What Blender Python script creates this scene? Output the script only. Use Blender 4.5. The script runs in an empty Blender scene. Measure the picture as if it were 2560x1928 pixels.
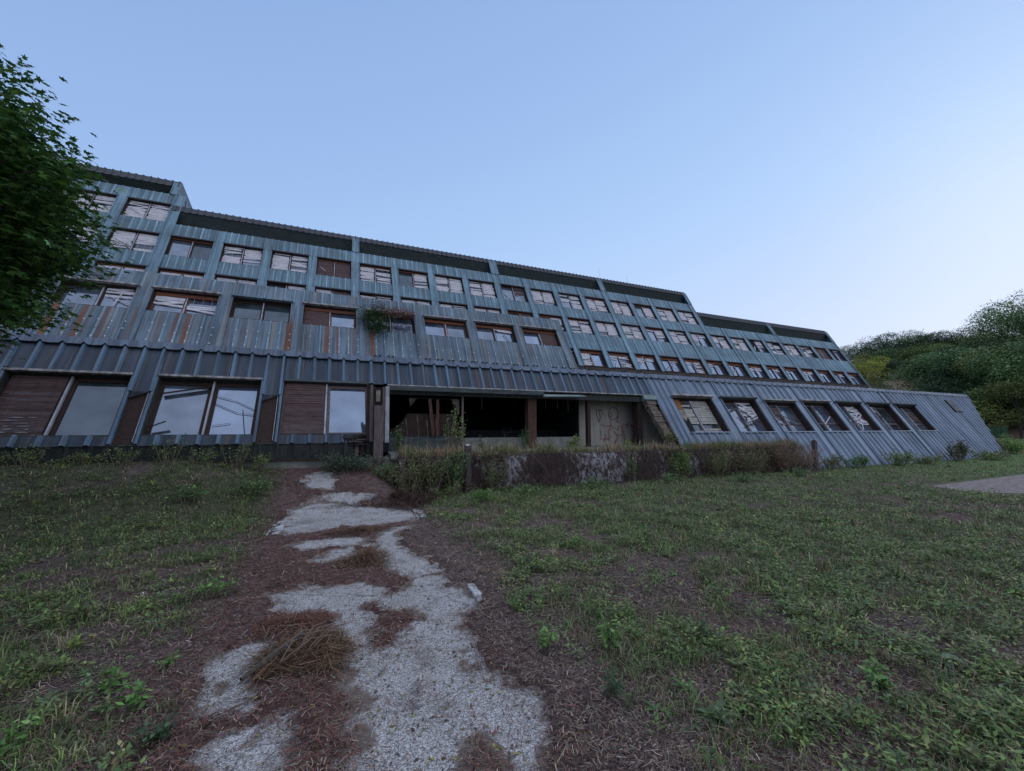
import bpy, math, random
import numpy as np
from math import sin, cos, tan, radians, pi
random.seed(7); RNG = np.random.default_rng(11)
S = bpy.context.scene
COL = S.collection

# ------------------------------------------------------------------ camera, sky, light
cam_d = bpy.data.cameras.new('camera'); cam = bpy.data.objects.new('camera', cam_d); COL.objects.link(cam)
cam_d.sensor_width = 36.0; cam_d.lens = 36.0 * 1050.17 / 2560; cam_d.clip_start = 0.05; cam_d.clip_end = 6000
cam.location = (0, 0, 1.6); cam.rotation_mode = 'XYZ'
cam.rotation_euler = (radians(90 + 5.689), radians(0.0), radians(-23.7))
S.camera = cam
W = bpy.data.worlds.new('World'); S.world = W; W.use_nodes = True
SUN_EL, SUN_AZ = 4.0, 78.0
def build_world():
    nt = W.node_tree; nt.nodes.clear(); N = nt.nodes.new; L = nt.links.new
    out = N('ShaderNodeOutputWorld'); bg = N('ShaderNodeBackground')
    sky = N('ShaderNodeTexSky'); sky.sky_type = 'NISHITA'; sky.sun_disc = False
    sky.sun_elevation = radians(22); sky.sun_rotation = radians(SUN_AZ); sky.air_density = 1.0; sky.dust_density = 0.6; sky.ozone_density = 2.0
    # dusk tint: the whole dome a little more violet, paler towards the horizon
    tc = N('ShaderNodeTexCoord'); sx = N('ShaderNodeSeparateXYZ'); L(tc.outputs['Generated'], sx.inputs[0])
    dt = N('ShaderNodeVectorMath'); dt.operation = 'DOT_PRODUCT'; L(tc.outputs['Generated'], dt.inputs[0]); dt.inputs[1].default_value = (0.95, 0.30, 0.0)
    m = N('ShaderNodeMath'); m.operation = 'MULTIPLY_ADD'; L(dt.outputs['Value'], m.inputs[0]); m.inputs[1].default_value = -0.33; L(sx.outputs['Z'], m.inputs[2])
    ramp = N('ShaderNodeValToRGB'); L(m.outputs[0], ramp.inputs[0])
    els = ramp.color_ramp.elements
    # linear colours of a clear dusk sky
    stops = [(0.0, (0.60, 0.64, 0.80)), (0.18, (0.50, 0.61, 0.84)), (0.38, (0.39, 0.56, 0.85)), (0.62, (0.30, 0.455, 0.76)), (1.0, (0.20, 0.33, 0.62))]
    mr = N('ShaderNodeMapRange'); mr.inputs[1].default_value = -0.33; mr.inputs[2].default_value = 0.95
    L(m.outputs[0], mr.inputs[0]); L(mr.outputs[0], ramp.inputs[0])
    els[0].position, els[0].color = stops[0][0], (*stops[0][1], 1)
    els[1].position, els[1].color = stops[-1][0], (*stops[-1][1], 1)
    for p, c in stops[1:-1]:
        e = els.new(p); e.color = (*c, 1)
    mix = N('ShaderNodeMix'); mix.data_type = 'RGBA'; mix.inputs[0].default_value = 0.9
    sc = N('ShaderNodeVectorMath'); sc.operation = 'SCALE'; sc.inputs['Scale'].default_value = 0.12
    L(sky.outputs[0], sc.inputs[0]); L(sc.outputs[0], mix.inputs[6]); L(ramp.outputs[0], mix.inputs[7])
    L(mix.outputs[2], bg.inputs[0]); bg.inputs[1].default_value = 0.97
    L(bg.outputs[0], out.inputs[0])
build_world()
sun_d = bpy.data.lights.new('sun', 'SUN'); sun_d.energy = 1.35; sun_d.angle = radians(140); sun_d.color = (1.0, 0.95, 0.88)
sun = bpy.data.objects.new('sun', sun_d); COL.objects.link(sun); sun.rotation_euler = (radians(22), 0, radians(40))
V = S.view_settings; V.view_transform = 'Standard'; V.look = 'None'; V.exposure = 0.28; V.gamma = 1.0; V.use_curve_mapping = False

# ------------------------------------------------------------------ materials
def new_mat(name):
    m = bpy.data.materials.new(name); m.use_nodes = True; nt = m.node_tree
    b = nt.nodes['Principled BSDF']
    return m, nt, b
def nd(nt, t, **k):
    n = nt.nodes.new(t)
    for a, v in k.items(): setattr(n, a, v)
    return n
def ramp(nt, stops, interp='LINEAR'):
    r = nt.nodes.new('ShaderNodeValToRGB'); e = r.color_ramp.elements; r.color_ramp.interpolation = interp
    e[0].position = stops[0][0]; e[0].color = (*stops[0][1], 1)
    e[1].position = stops[-1][0]; e[1].color = (*stops[-1][1], 1)
    for p, c in stops[1:-1]:
        x = e.new(p); x.color = (*c, 1)
    return r
def g3(v): return (v, v, v)
def noise(nt, vec, scale, detail=4, rough=0.55):
    n = nt.nodes.new('ShaderNodeTexNoise'); n.inputs['Scale'].default_value = scale; n.inputs['Detail'].default_value = detail; n.inputs['Roughness'].default_value = rough
    if vec is not None: nt.links.new(vec, n.inputs['Vector'])
    return n
def posvec(nt, s=(1, 1, 1), off=(0, 0, 0)):
    g = nt.nodes.new('ShaderNodeNewGeometry'); mp = nt.nodes.new('ShaderNodeMapping')
    nt.links.new(g.outputs['Position'], mp.inputs['Vector']); mp.inputs['Scale'].default_value = s; mp.inputs['Location'].default_value = off
    return mp.outputs[0]
def mixc(nt, f, a, b, mode='MIX'):
    m = nt.nodes.new('ShaderNodeMix'); m.data_type = 'RGBA'; m.blend_type = mode
    for sock, v in ((0, f), (6, a), (7, b)):
        if hasattr(v, 'is_linked') or hasattr(v, 'links'): nt.links.new(v, m.inputs[sock])
        elif sock == 0: m.inputs[0].default_value = v
        else: m.inputs[sock].default_value = (*v, 1)
    return m.outputs[2]
def bump(nt, b, h, strength=0.3, dist=0.02):
    bp = nt.nodes.new('ShaderNodeBump'); bp.inputs['Strength'].default_value = strength; bp.inputs['Distance'].default_value = dist
    nt.links.new(h, bp.inputs['Height']); nt.links.new(bp.outputs[0], b.inputs['Normal'])

def cladding_mat(name, c1, c2, dark, rust=0.62, rustc=(0.16, 0.075, 0.035), rough=0.5, bands=None, rustamt=1.0, pale=(0.26, 0.25, 0.22), paleamt=0.35, seed=0):
    m, nt, b = new_mat(name); L = nt.links.new
    n1 = noise(nt, posvec(nt, (5.5, 0.02, 0.32), (seed, 0, 0)), 1.0, 6, 0.62)
    r1 = ramp(nt, [(0.38, c1), (0.53, c2), (0.66, tuple(x * 1.25 for x in c2))]); L(n1.outputs[0], r1.inputs[0])
    n2 = noise(nt, posvec(nt, (17, 0.02, 0.7), (seed + 3, 0, 0)), 1.0, 5, 0.7)
    r2 = ramp(nt, [(0.50, g3(0)), (0.64, g3(.9))]); L(n2.outputs[0], r2.inputs[0])
    c = mixc(nt, r2.outputs[0], r1.outputs[0], dark)
    n3 = noise(nt, posvec(nt, (9, 0.02, 0.22), (seed + 9, 0, 0)), 1.0, 4, 0.6)
    r3 = ramp(nt, [(0.56, g3(0)), (0.66, g3(paleamt))]); L(n3.outputs[0], r3.inputs[0])
    c = mixc(nt, r3.outputs[0], c, pale)
    n4 = noise(nt, posvec(nt, (4.2, 0.02, 0.16), (seed + 17, 0, 4)), 1.0, 5, 0.6)
    r4 = ramp(nt, [(rust, g3(0)), (rust + 0.05, g3(rustamt))]); L(n4.outputs[0], r4.inputs[0])
    c = mixc(nt, r4.outputs[0], c, rustc)
    if bands:
        g = nd(nt, 'ShaderNodeNewGeometry'); sp = nd(nt, 'ShaderNodeSeparateXYZ'); L(g.outputs['Position'], sp.inputs[0])
        jn = noise(nt, posvec(nt, (3, 0, 1.6)), 1.0, 3); ja = nd(nt, 'ShaderNodeMath', operation='MULTIPLY_ADD'); L(jn.outputs[0], ja.inputs[0]); ja.inputs[1].default_value = 0.10; L(sp.outputs['X'], ja.inputs[2])
        x0, x1 = -9.5, 3.0
        mr = nd(nt, 'ShaderNodeMapRange'); mr.inputs[1].default_value = x0; mr.inputs[2].default_value = x1; L(ja.outputs[0], mr.inputs[0])
        st = [(0.0, g3(0))]
        for x, w, a in bands:
            x += 0.05
            st += [((x - w - x0) / (x1 - x0), g3(a)), ((x + w - x0) / (x1 - x0), g3(0))]
        st.append((1.0, g3(0)))
        rb = ramp(nt, sorted(st, key=lambda q: q[0]), 'CONSTANT'); L(mr.outputs[0], rb.inputs[0])
        zz = nd(nt, 'ShaderNodeMapRange'); zz.inputs[1].default_value = 6.05; zz.inputs[2].default_value = 5.75; L(sp.outputs['Z'], zz.inputs[0])
        vn = noise(nt, posvec(nt, (20, 0, 0.8)), 1.0, 4); vr = ramp(nt, [(0.25, g3(0.45)), (0.5, g3(1))]); L(vn.outputs[0], vr.inputs[0])
        mm = nd(nt, 'ShaderNodeMath', operation='MULTIPLY'); L(rb.outputs[0], mm.inputs[0]); L(zz.outputs[0], mm.inputs[1])
        m2 = nd(nt, 'ShaderNodeMath', operation='MULTIPLY'); L(mm.outputs[0], m2.inputs[0]); L(vr.outputs[0], m2.inputs[1])
        c = mixc(nt, m2.outputs[0], c, (0.135, 0.046, 0.020))
    # broad grime patches
    n5 = noise(nt, posvec(nt, (0.5, 0.5, 0.9)), 1.0, 4); r5 = ramp(nt, [(0.3, g3(0.72)), (0.7, g3(1.12))]); L(n5.outputs[0], r5.inputs[0])
    c = mixc(nt, 1.0, c, r5.outputs[0], 'MULTIPLY')
    L(c, b.inputs['Base Color']); b.inputs['Roughness'].default_value = rough
    b.inputs['Specular IOR Level'].default_value = 0.35
    nb = noise(nt, posvec(nt, (2.2, 2.2, 1.4)), 1.0, 3); bump(nt, b, nb.outputs[0], 0.5, 0.05)
    return m
def simple_mat(name, c1, c2, scale=6, rough=0.8, s=(1, 1, 1), bmp=0.3, thr=(0.3, 0.7), spec=0.25, detail=5):
    m, nt, b = new_mat(name); L = nt.links.new
    n = noise(nt, posvec(nt, s), scale, detail, 0.62); r = ramp(nt, [(thr[0], c1), (thr[1], c2)]); L(n.outputs[0], r.inputs[0])
    L(r.outputs[0], b.inputs['Base Color']); b.inputs['Roughness'].default_value = rough; b.inputs['Specular IOR Level'].default_value = spec
    if bmp: bump(nt, b, n.outputs[0], bmp, 0.02)
    return m
def attr_mat(name, rough=0.7, spec=0.2, trans=0.0, noise_amt=0.0):
    m, nt, b = new_mat(name); L = nt.links.new
    a = nd(nt, 'ShaderNodeAttribute', attribute_name='col')
    oi = nd(nt, 'ShaderNodeObjectInfo'); rr_ = ramp(nt, [(0.0, (0.62, 0.70, 0.66)), (0.5, (0.95, 0.98, 0.90)), (1.0, (1.38, 1.30, 1.05))] if name == 'tree_leaf' else [(0.0, g3(.97)), (1.0, g3(1.03))]); L(oi.outputs['Random'], rr_.inputs[0]); colr = mixc(nt, 1.0, a.outputs['Color'], rr_.outputs[0], 'MULTIPLY')
    L(colr, b.inputs['Base Color']); b.inputs['Roughness'].default_value = rough; b.inputs['Specular IOR Level'].default_value = spec
    if trans:
        t = nd(nt, 'ShaderNodeBsdfTranslucent'); L(colr, t.inputs[0]); mx = nd(nt, 'ShaderNodeMixShader'); mx.inputs[0].default_value = trans
        L(b.outputs[0], mx.inputs[1]); L(t.outputs[0], mx.inputs[2]); L(mx.outputs[0], nt.nodes['Material Output'].inputs[0])
    return m
def glass_mat(name, dust, refl, tint=(0.75, 0.85, 1.0), rough=0.06):
    m, nt, b = new_mat(name); L = nt.links.new; nt.nodes.remove(b)
    n = noise(nt, posvec(nt, (1.3, 1.3, 1.3)), 1.6, 4); r = ramp(nt, [(0.35, tuple(x * 0.45 for x in dust)), (0.65, dust)]); L(n.outputs[0], r.inputs[0])
    d = nd(nt, 'ShaderNodeBsdfDiffuse'); L(r.outputs[0], d.inputs[0])
    gl = nd(nt, 'ShaderNodeBsdfGlossy'); gl.inputs[0].default_value = (*tint, 1); gl.inputs[1].default_value = rough
    n2 = noise(nt, posvec(nt, (1, 1, 1)), 0.9, 3); r2 = ramp(nt, [(0.3, g3(refl * 0.6)), (0.7, g3(refl))]); L(n2.outputs[0], r2.inputs[0])
    mx = nd(nt, 'ShaderNodeMixShader'); L(r2.outputs[0], mx.inputs[0]); L(d.outputs[0], mx.inputs[1]); L(gl.outputs[0], mx.inputs[2])
    L(mx.outputs[0], nt.nodes['Material Output'].inputs[0])
    return m

M = {}
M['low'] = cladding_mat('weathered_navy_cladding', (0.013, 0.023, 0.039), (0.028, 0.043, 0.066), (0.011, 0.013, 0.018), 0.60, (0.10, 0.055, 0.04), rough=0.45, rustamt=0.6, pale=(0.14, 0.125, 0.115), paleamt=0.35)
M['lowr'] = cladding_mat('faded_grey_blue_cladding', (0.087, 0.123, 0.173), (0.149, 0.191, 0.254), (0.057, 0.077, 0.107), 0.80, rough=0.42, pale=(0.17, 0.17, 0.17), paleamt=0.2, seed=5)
M['lowrib'] = cladding_mat('lower_rib_highlight_paint', (0.050, 0.090, 0.137), (0.085, 0.137, 0.195), (0.036, 0.050, 0.073), 0.8, rough=0.42, paleamt=0.15, seed=8)  # cleaner, lighter rib paint, with part of the rib highlight in the colour
M['mid'] = cladding_mat('rust_streaked_blue_cladding', (0.050, 0.082, 0.113), (0.103, 0.146, 0.186), (0.041, 0.052, 0.064), 0.585, (0.12, 0.075, 0.05), rough=0.5, rustamt=0.55, paleamt=0.8,
    bands=[(-8.47, .12, 1), (-7.71, .10, 1), (-5.19, .035, .8), (-4.80, .12, 1), (-1.54, .10, .95), (-0.15, .09, .9), (0.22, .05, .8), (0.87, .05, .5), (-8.05, .05, .55), (-7.15, .06, .45), (-6.4, .05, .5), (-3.1, .05, .4), (-0.85, .04, .5), (-5.6, .05, .45), (1.62, .09, 1)], pale=(0.21, 0.19, 0.165), seed=2)
M['midrib'] = cladding_mat('middle_rib_highlight_paint', (0.112, 0.174, 0.221), (0.192, 0.273, 0.337), (0.091, 0.120, 0.152), 0.8, rough=0.5, paleamt=0.2, seed=4)  # own lighter tone plus pale highlights painted along the ribs
M['top'] = cladding_mat('teal_grey_cladding', (0.051, 0.101, 0.129), (0.103, 0.175, 0.218), (0.044, 0.069, 0.087), 0.76, (0.08, 0.06, 0.05), rough=0.5, rustamt=0.4, pale=(0.16, 0.165, 0.16), paleamt=0.3, seed=13)
M['toprib'] = cladding_mat('upper_rib_highlight_paint', (0.137, 0.234, 0.282), (0.239, 0.368, 0.440), (0.096, 0.144, 0.176), 0.8, rough=0.5, paleamt=0.15, seed=14)  # kept well above the panel tone, so rib highlights are partly painted in
M['pil'] = cladding_mat('pilaster_cover_paint', (0.079, 0.147, 0.190), (0.138, 0.227, 0.285), (0.059, 0.091, 0.116), 0.8, rough=0.5, paleamt=0.2, seed=21)
M['fascia'] = simple_mat('roof_edge_metal', (0.035, 0.036, 0.046), (0.070, 0.070, 0.083), 3, 0.6, (1, 1, 3))
M['soffit'] = simple_mat('dark_soffit', (0.020, 0.030, 0.030), (0.045, 0.058, 0.058), 2, 0.8, (1, 1, 4))
M['flash'] = cladding_mat('ridge_flashing_paint', (0.066, 0.089, 0.136), (0.106, 0.139, 0.194), (0.044, 0.056, 0.084), 0.85, rough=0.45, paleamt=0.1, seed=31)
M['wood'] = simple_mat('dark_brown_timber', (0.017, 0.010, 0.008), (0.056, 0.034, 0.028), 7, 0.85, (6, 6, 0.6))
M['woodred'] = simple_mat('red_brown_shutter_box', (0.085, 0.032, 0.018), (0.19, 0.070, 0.038), 4, 0.8, (1, 1, 3))
M['woodgrey'] = simple_mat('bare_grey_timber', (0.055, 0.043, 0.042), (0.17, 0.135, 0.13), 5, 0.9, (8, 8, 0.7))
M['wood2'] = simple_mat('reddish_timber', (0.045, 0.022, 0.018), (0.115, 0.055, 0.042), 7, 0.85, (6, 6, 0.6))
M['black'] = simple_mat('dark_skirting', (0.014, 0.016, 0.016), (0.045, 0.048, 0.045), 5, 0.8, (2, 2, 0.6))
M['strip'] = simple_mat('streaked_base_strip', (0.020, 0.018, 0.018), (0.085, 0.062, 0.05), 5, 0.8, (3, 0.1, 0.4))
M['slatw'] = simple_mat('pale_blind_slats', (0.36, 0.33, 0.345), (0.66, 0.62, 0.65), 5, 0.6, (0.8, 1, 5), bmp=0)
M['slatb'] = simple_mat('brown_blind_slats', (0.052, 0.030, 0.030), (0.121, 0.069, 0.064), 5, 0.6, (0.8, 1, 4), bmp=0)
M['slatc'] = simple_mat('cream_blind_slats', (0.26, 0.24, 0.21), (0.40, 0.37, 0.33), 5, 0.6, (0.8, 1, 4), bmp=0)
M['bar'] = simple_mat('pale_window_bar', (0.20, 0.20, 0.23), (0.42, 0.42, 0.46), 4, 0.4, (1, 1, 1), bmp=0)
M['g1'] = glass_mat('dusty_glass_pale', (0.095, 0.115, 0.155), 0.24)
M['g2'] = glass_mat('dusty_glass_dark', (0.045, 0.060, 0.068), 0.13)
M['g3'] = glass_mat('glass_sky_blue', (0.07, 0.09, 0.14), 0.34, (0.7, 0.82, 1.0))
M['rust'] = simple_mat('rusty_torn_sheet', (0.16, 0.055, 0.018), (0.30, 0.12, 0.04), 7, 0.85)
M['plaster'] = simple_mat('cracked_plaster', (0.10, 0.085, 0.065), (0.27, 0.24, 0.20), 6, 0.95)
M['beige'] = simple_mat('beige_interior_wall', (0.221, 0.196, 0.162), (0.357, 0.323, 0.281), 2.2, 0.9, (3, 3, 0.5))
M['found'] = simple_mat('pale_foundation_concrete', (0.12, 0.12, 0.105), (0.27, 0.265, 0.24), 4, 0.95)
M['void'] = simple_mat('shade_dark_interior', (0.008, 0.010, 0.011), (0.016, 0.018, 0.019), 3, 0.95)  # near-black colour that carries the shade of the enclosed rooms
M['green'] = simple_mat('pale_green_trim_board', (0.10, 0.14, 0.135), (0.20, 0.25, 0.24), 4, 0.7, (0.6, 1, 3))
M['dullgreen'] = simple_mat('dirty_trim_board', (0.03, 0.036, 0.036), (0.085, 0.10, 0.10), 4, 0.8, (0.8, 1, 3))
M['red'] = simple_mat('red_spray_paint', (0.16, 0.02, 0.016), (0.26, 0.035, 0.025), 9, 0.7, bmp=0)
M['blk'] = simple_mat('black_spray_paint', (0.015, 0.014, 0.014), (0.03, 0.028, 0.028), 9, 0.7, bmp=0)
M['white'] = simple_mat('white_cap', (0.6, 0.6, 0.62), (0.75, 0.75, 0.78), 9, 0.5, bmp=0)
M['lip'] = simple_mat('worn_drip_edge', (0.10, 0.09, 0.085), (0.30, 0.28, 0.27), 6, 0.6, (1, 1, 1), thr=(0.4, 0.6))
M['post'] = simple_mat('purple_brown_painted_steel', (0.050, 0.036, 0.042), (0.085, 0.062, 0.070), 8, 0.6)
M['stone'] = simple_mat('flaking_brick_blocks', (0.05, 0.035, 0.03), (0.19, 0.15, 0.12), 6, 0.95)
M['bark'] = simple_mat('tree_bark', (0.035, 0.028, 0.022), (0.09, 0.075, 0.06), 8, 0.9, (4, 4, 1))
M['twig'] = simple_mat('dry_stems', (0.09, 0.065, 0.05), (0.20, 0.15, 0.12), 8, 0.9)
M['leaf'] = attr_mat('leaf', 0.55, 0.3, 0.25)
M['treeleaf'] = attr_mat('tree_leaf', 0.6, 0.25, 0.15)
M['blade'] = attr_mat('grass_blade', 0.65, 0.2, 0.2)
M['litter'] = attr_mat('dry_litter', 0.9, 0.1)
M['skip'] = simple_mat('green_painted_steel', (0.06, 0.13, 0.07), (0.10, 0.20, 0.11), 3, 0.6)
def planter_mat():
    m, nt, b = new_mat('mossy_concrete'); L = nt.links.new
    n = noise(nt, posvec(nt, (1, 1, .55)), 8.0, 12, 0.78); n0 = noise(nt, posvec(nt, (1, 1, 1), (7, 3, 2)), 0.7, 3)
    ad = nd(nt, 'ShaderNodeMath', operation='MULTIPLY_ADD'); L(n0.outputs[0], ad.inputs[0]); ad.inputs[1].default_value = 0.55; L(n.outputs[0], ad.inputs[2])
    sp = nd(nt, 'ShaderNodeSeparateXYZ'); L(posvec(nt), sp.inputs[0]); mr = nd(nt, 'ShaderNodeMapRange'); mr.inputs[1].default_value = 1.7; mr.inputs[2].default_value = 16.5; L(sp.outputs[0], mr.inputs[0])
    rx = ramp(nt, [(0.0, g3(.02)), (.12, g3(.0)), (.19, g3(.10)), (.25, g3(.02)), (.34, g3(.15)), (.40, g3(.14)), (.49, g3(.04)), (.54, g3(.10)), (.60, g3(.03)), (.72, g3(.09)), (1.0, g3(.05))]); L(mr.outputs[0], rx.inputs[0])
    a2 = nd(nt, 'ShaderNodeMath', operation='ADD'); L(ad.outputs[0], a2.inputs[0]); L(rx.outputs[0], a2.inputs[1]); ad = a2
    r = ramp(nt, [(0.60, (0.028, 0.017, 0.016)), (0.90, (0.048, 0.029, 0.028)), (0.95, (0.20, 0.19, 0.195)), (1.0, (0.38, 0.37, 0.39))]); L(ad.outputs[0], r.inputs[0])
    L(r.outputs[0], b.inputs['Base Color']); b.inputs['Roughness'].default_value = 0.95; bump(nt, b, n.outputs[0], 0.8, 0.04); return m
M['planter'] = planter_mat()
def path_mat():
    m, nt, b = new_mat('exposed_aggregate'); L = nt.links.new
    v = nd(nt, 'ShaderNodeTexVoronoi'); v.inputs['Scale'].default_value = 150; L(posvec(nt), v.inputs['Vector'])
    sp = nd(nt, 'ShaderNodeSeparateColor'); L(v.outputs['Color'], sp.inputs[0])
    r = ramp(nt, [(0.0, (0.08, 0.08, 0.085)), (0.3, (0.245, 0.235, 0.235)), (0.7, (0.375, 0.365, 0.365)), (1.0, (0.58, 0.57, 0.57))]); L(sp.outputs[0], r.inputs[0])
    ed = ramp(nt, [(0.0, g3(1.0)), (0.55, g3(0.9)), (0.85, g3(0.5))]); L(v.outputs['Distance'], ed.inputs[0])
    ml = nd(nt, 'ShaderNodeMath', operation='MULTIPLY'); L(v.outputs['Distance'], ml.inputs[0]); ml.inputs[1].default_value = 1.0
    n = noise(nt, posvec(nt), 2.4, 8, 0.7); r2 = ramp(nt, [(0.28, (0.36, 0.31, 0.29)), (0.45, (0.80, 0.78, 0.76)), (0.65, (1.0, 1.0, 1.0))]); L(n.outputs[0], r2.inputs[0])
    c = mixc(nt, 1.0, r.outputs[0], r2.outputs[0], 'MULTIPLY')
    ck = nd(nt, 'ShaderNodeTexVoronoi', feature='DISTANCE_TO_EDGE'); ck.inputs['Scale'].default_value = 0.62
    wn = noise(nt, posvec(nt), 3.0, 4); wv = nd(nt, 'ShaderNodeVectorMath', operation='MULTIPLY_ADD'); L(wn.outputs['Color'], wv.inputs[0]); wv.inputs[1].default_value = (0.35, 0.35, 0); L(posvec(nt), wv.inputs[2]); L(wv.outputs[0], ck.inputs['Vector'])
    cr = ramp(nt, [(0.0, g3(0.45)), (0.006, g3(1.0))]); L(ck.outputs['Distance'], cr.inputs[0])
    c = mixc(nt, 1.0, c, cr.outputs[0], 'MULTIPLY')
    at = nd(nt, 'ShaderNodeAttribute', attribute_name='col'); fn = noise(nt, posvec(nt), 55, 6, 0.75); fr = ramp(nt, [(0.35, (0.045, 0.032, 0.028)), (0.65, (0.20, 0.155, 0.13))]); L(fn.outputs[0], fr.inputs[0])
    fm = noise(nt, posvec(nt), 38, 5, 0.8); ad = nd(nt, 'ShaderNodeMath', operation='MULTIPLY_ADD'); L(fm.outputs[0], ad.inputs[0]); ad.inputs[1].default_value = 1.6; L(at.outputs['Fac'], ad.inputs[2])
    th = ramp(nt, [(0.0, g3(0)), (1.0, g3(1))]); mrr = nd(nt, 'ShaderNodeMapRange'); mrr.inputs[1].default_value = 1.05; mrr.inputs[2].default_value = 1.6; L(ad.outputs[0], mrr.inputs[0]); 
    c = mixc(nt, mrr.outputs[0], c, fr.outputs[0])
    L(c, b.inputs['Base Color']); b.inputs['Roughness'].default_value = 0.85
    bump(nt, b, v.outputs['Distance'], 0.5, 0.01); return m
M['path'] = path_mat()
M['curb'] = simple_mat('pale_edging_concrete', (0.10, 0.09, 0.085), (0.40, 0.40, 0.42), 16, 0.95, thr=(.35, .55))
M['road'] = simple_mat('gravelly_road', (0.060, 0.044, 0.042), (0.26, 0.215, 0.21), 7, 0.95, (1, 1, 1), detail=8)
def ground_mat():
    m, nt, b = new_mat('soil_and_litter'); L = nt.links.new
    a = nd(nt, 'ShaderNodeAttribute', attribute_name='col')
    n = noise(nt, posvec(nt), 9, 8, 0.75); r = ramp(nt, [(0.3, g3(0.45)), (0.7, g3(1.5))]); L(n.outputs[0], r.inputs[0])
    n2 = noise(nt, posvec(nt), 60, 4, 0.7); r2 = ramp(nt, [(0.35, g3(0.55)), (0.7, g3(1.6))]); L(n2.outputs[0], r2.inputs[0])
    c = mixc(nt, 1.0, a.outputs['Color'], r.outputs[0], 'MULTIPLY'); c = mixc(nt, 1.0, c, r2.outputs[0], 'MULTIPLY')
    L(c, b.inputs['Base Color']); b.inputs['Roughness'].default_value = 1.0; b.inputs['Specular IOR Level'].default_value = 0.1
    bump(nt, b, n2.outputs[0], 0.8, 0.02); return m
M['ground'] = ground_mat()

# ------------------------------------------------------------------ helpers
def set_col(me, cols, domain='CORNER'):
    a = me.color_attributes.new('col', 'FLOAT_COLOR', domain)
    c = np.ones((len(cols), 4), np.float32); c[:, :3] = cols
    a.data.foreach_set('color', c.ravel())
def np_mesh(name, V_, faces_n, F_, mat, cols=None, smooth=False):
    """V_ (n,3); F_ flat vertex indices; faces_n = sizes array; cols per vertex"""
    me = bpy.data.meshes.new(name)
    V_ = np.asarray(V_, np.float32); F_ = np.asarray(F_, np.int32).ravel(); faces_n = np.asarray(faces_n, np.int32)
    me.vertices.add(len(V_)); me.vertices.foreach_set('co', V_.ravel())
    me.loops.add(len(F_)); me.loops.foreach_set('vertex_index', F_)
    me.polygons.add(len(faces_n)); st = np.zeros(len(faces_n), np.int32); st[1:] = np.cumsum(faces_n)[:-1]
    me.polygons.foreach_set('loop_start', st)
    me.update(calc_edges=True)
    if cols is not None: set_col(me, cols, 'POINT')
    if mat is not None: me.materials.append(mat)
    if smooth: me.polygons.foreach_set('use_smooth', np.ones(len(faces_n), bool))
    return me
def link(name, me, parent=None, loc=(0, 0, 0)):
    o = bpy.data.objects.new(name, me); COL.objects.link(o); o.location = loc
    if parent is not None: o.parent = parent
    return o
def tag(o, label=None, cat=None, group=None, kind=None):
    if label: o['label'] = label
    if cat: o['category'] = cat
    if group: o['group'] = group
    if kind: o['kind'] = kind
    return o
def empty(name, loc, label, cat, group=None):
    o = bpy.data.objects.new(name, None); COL.objects.link(o); o.location = loc; o.empty_display_size = 0.3
    return tag(o, label, cat, group)
def kids(o): return [c for c in bpy.data.objects if c.parent == o]
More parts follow.
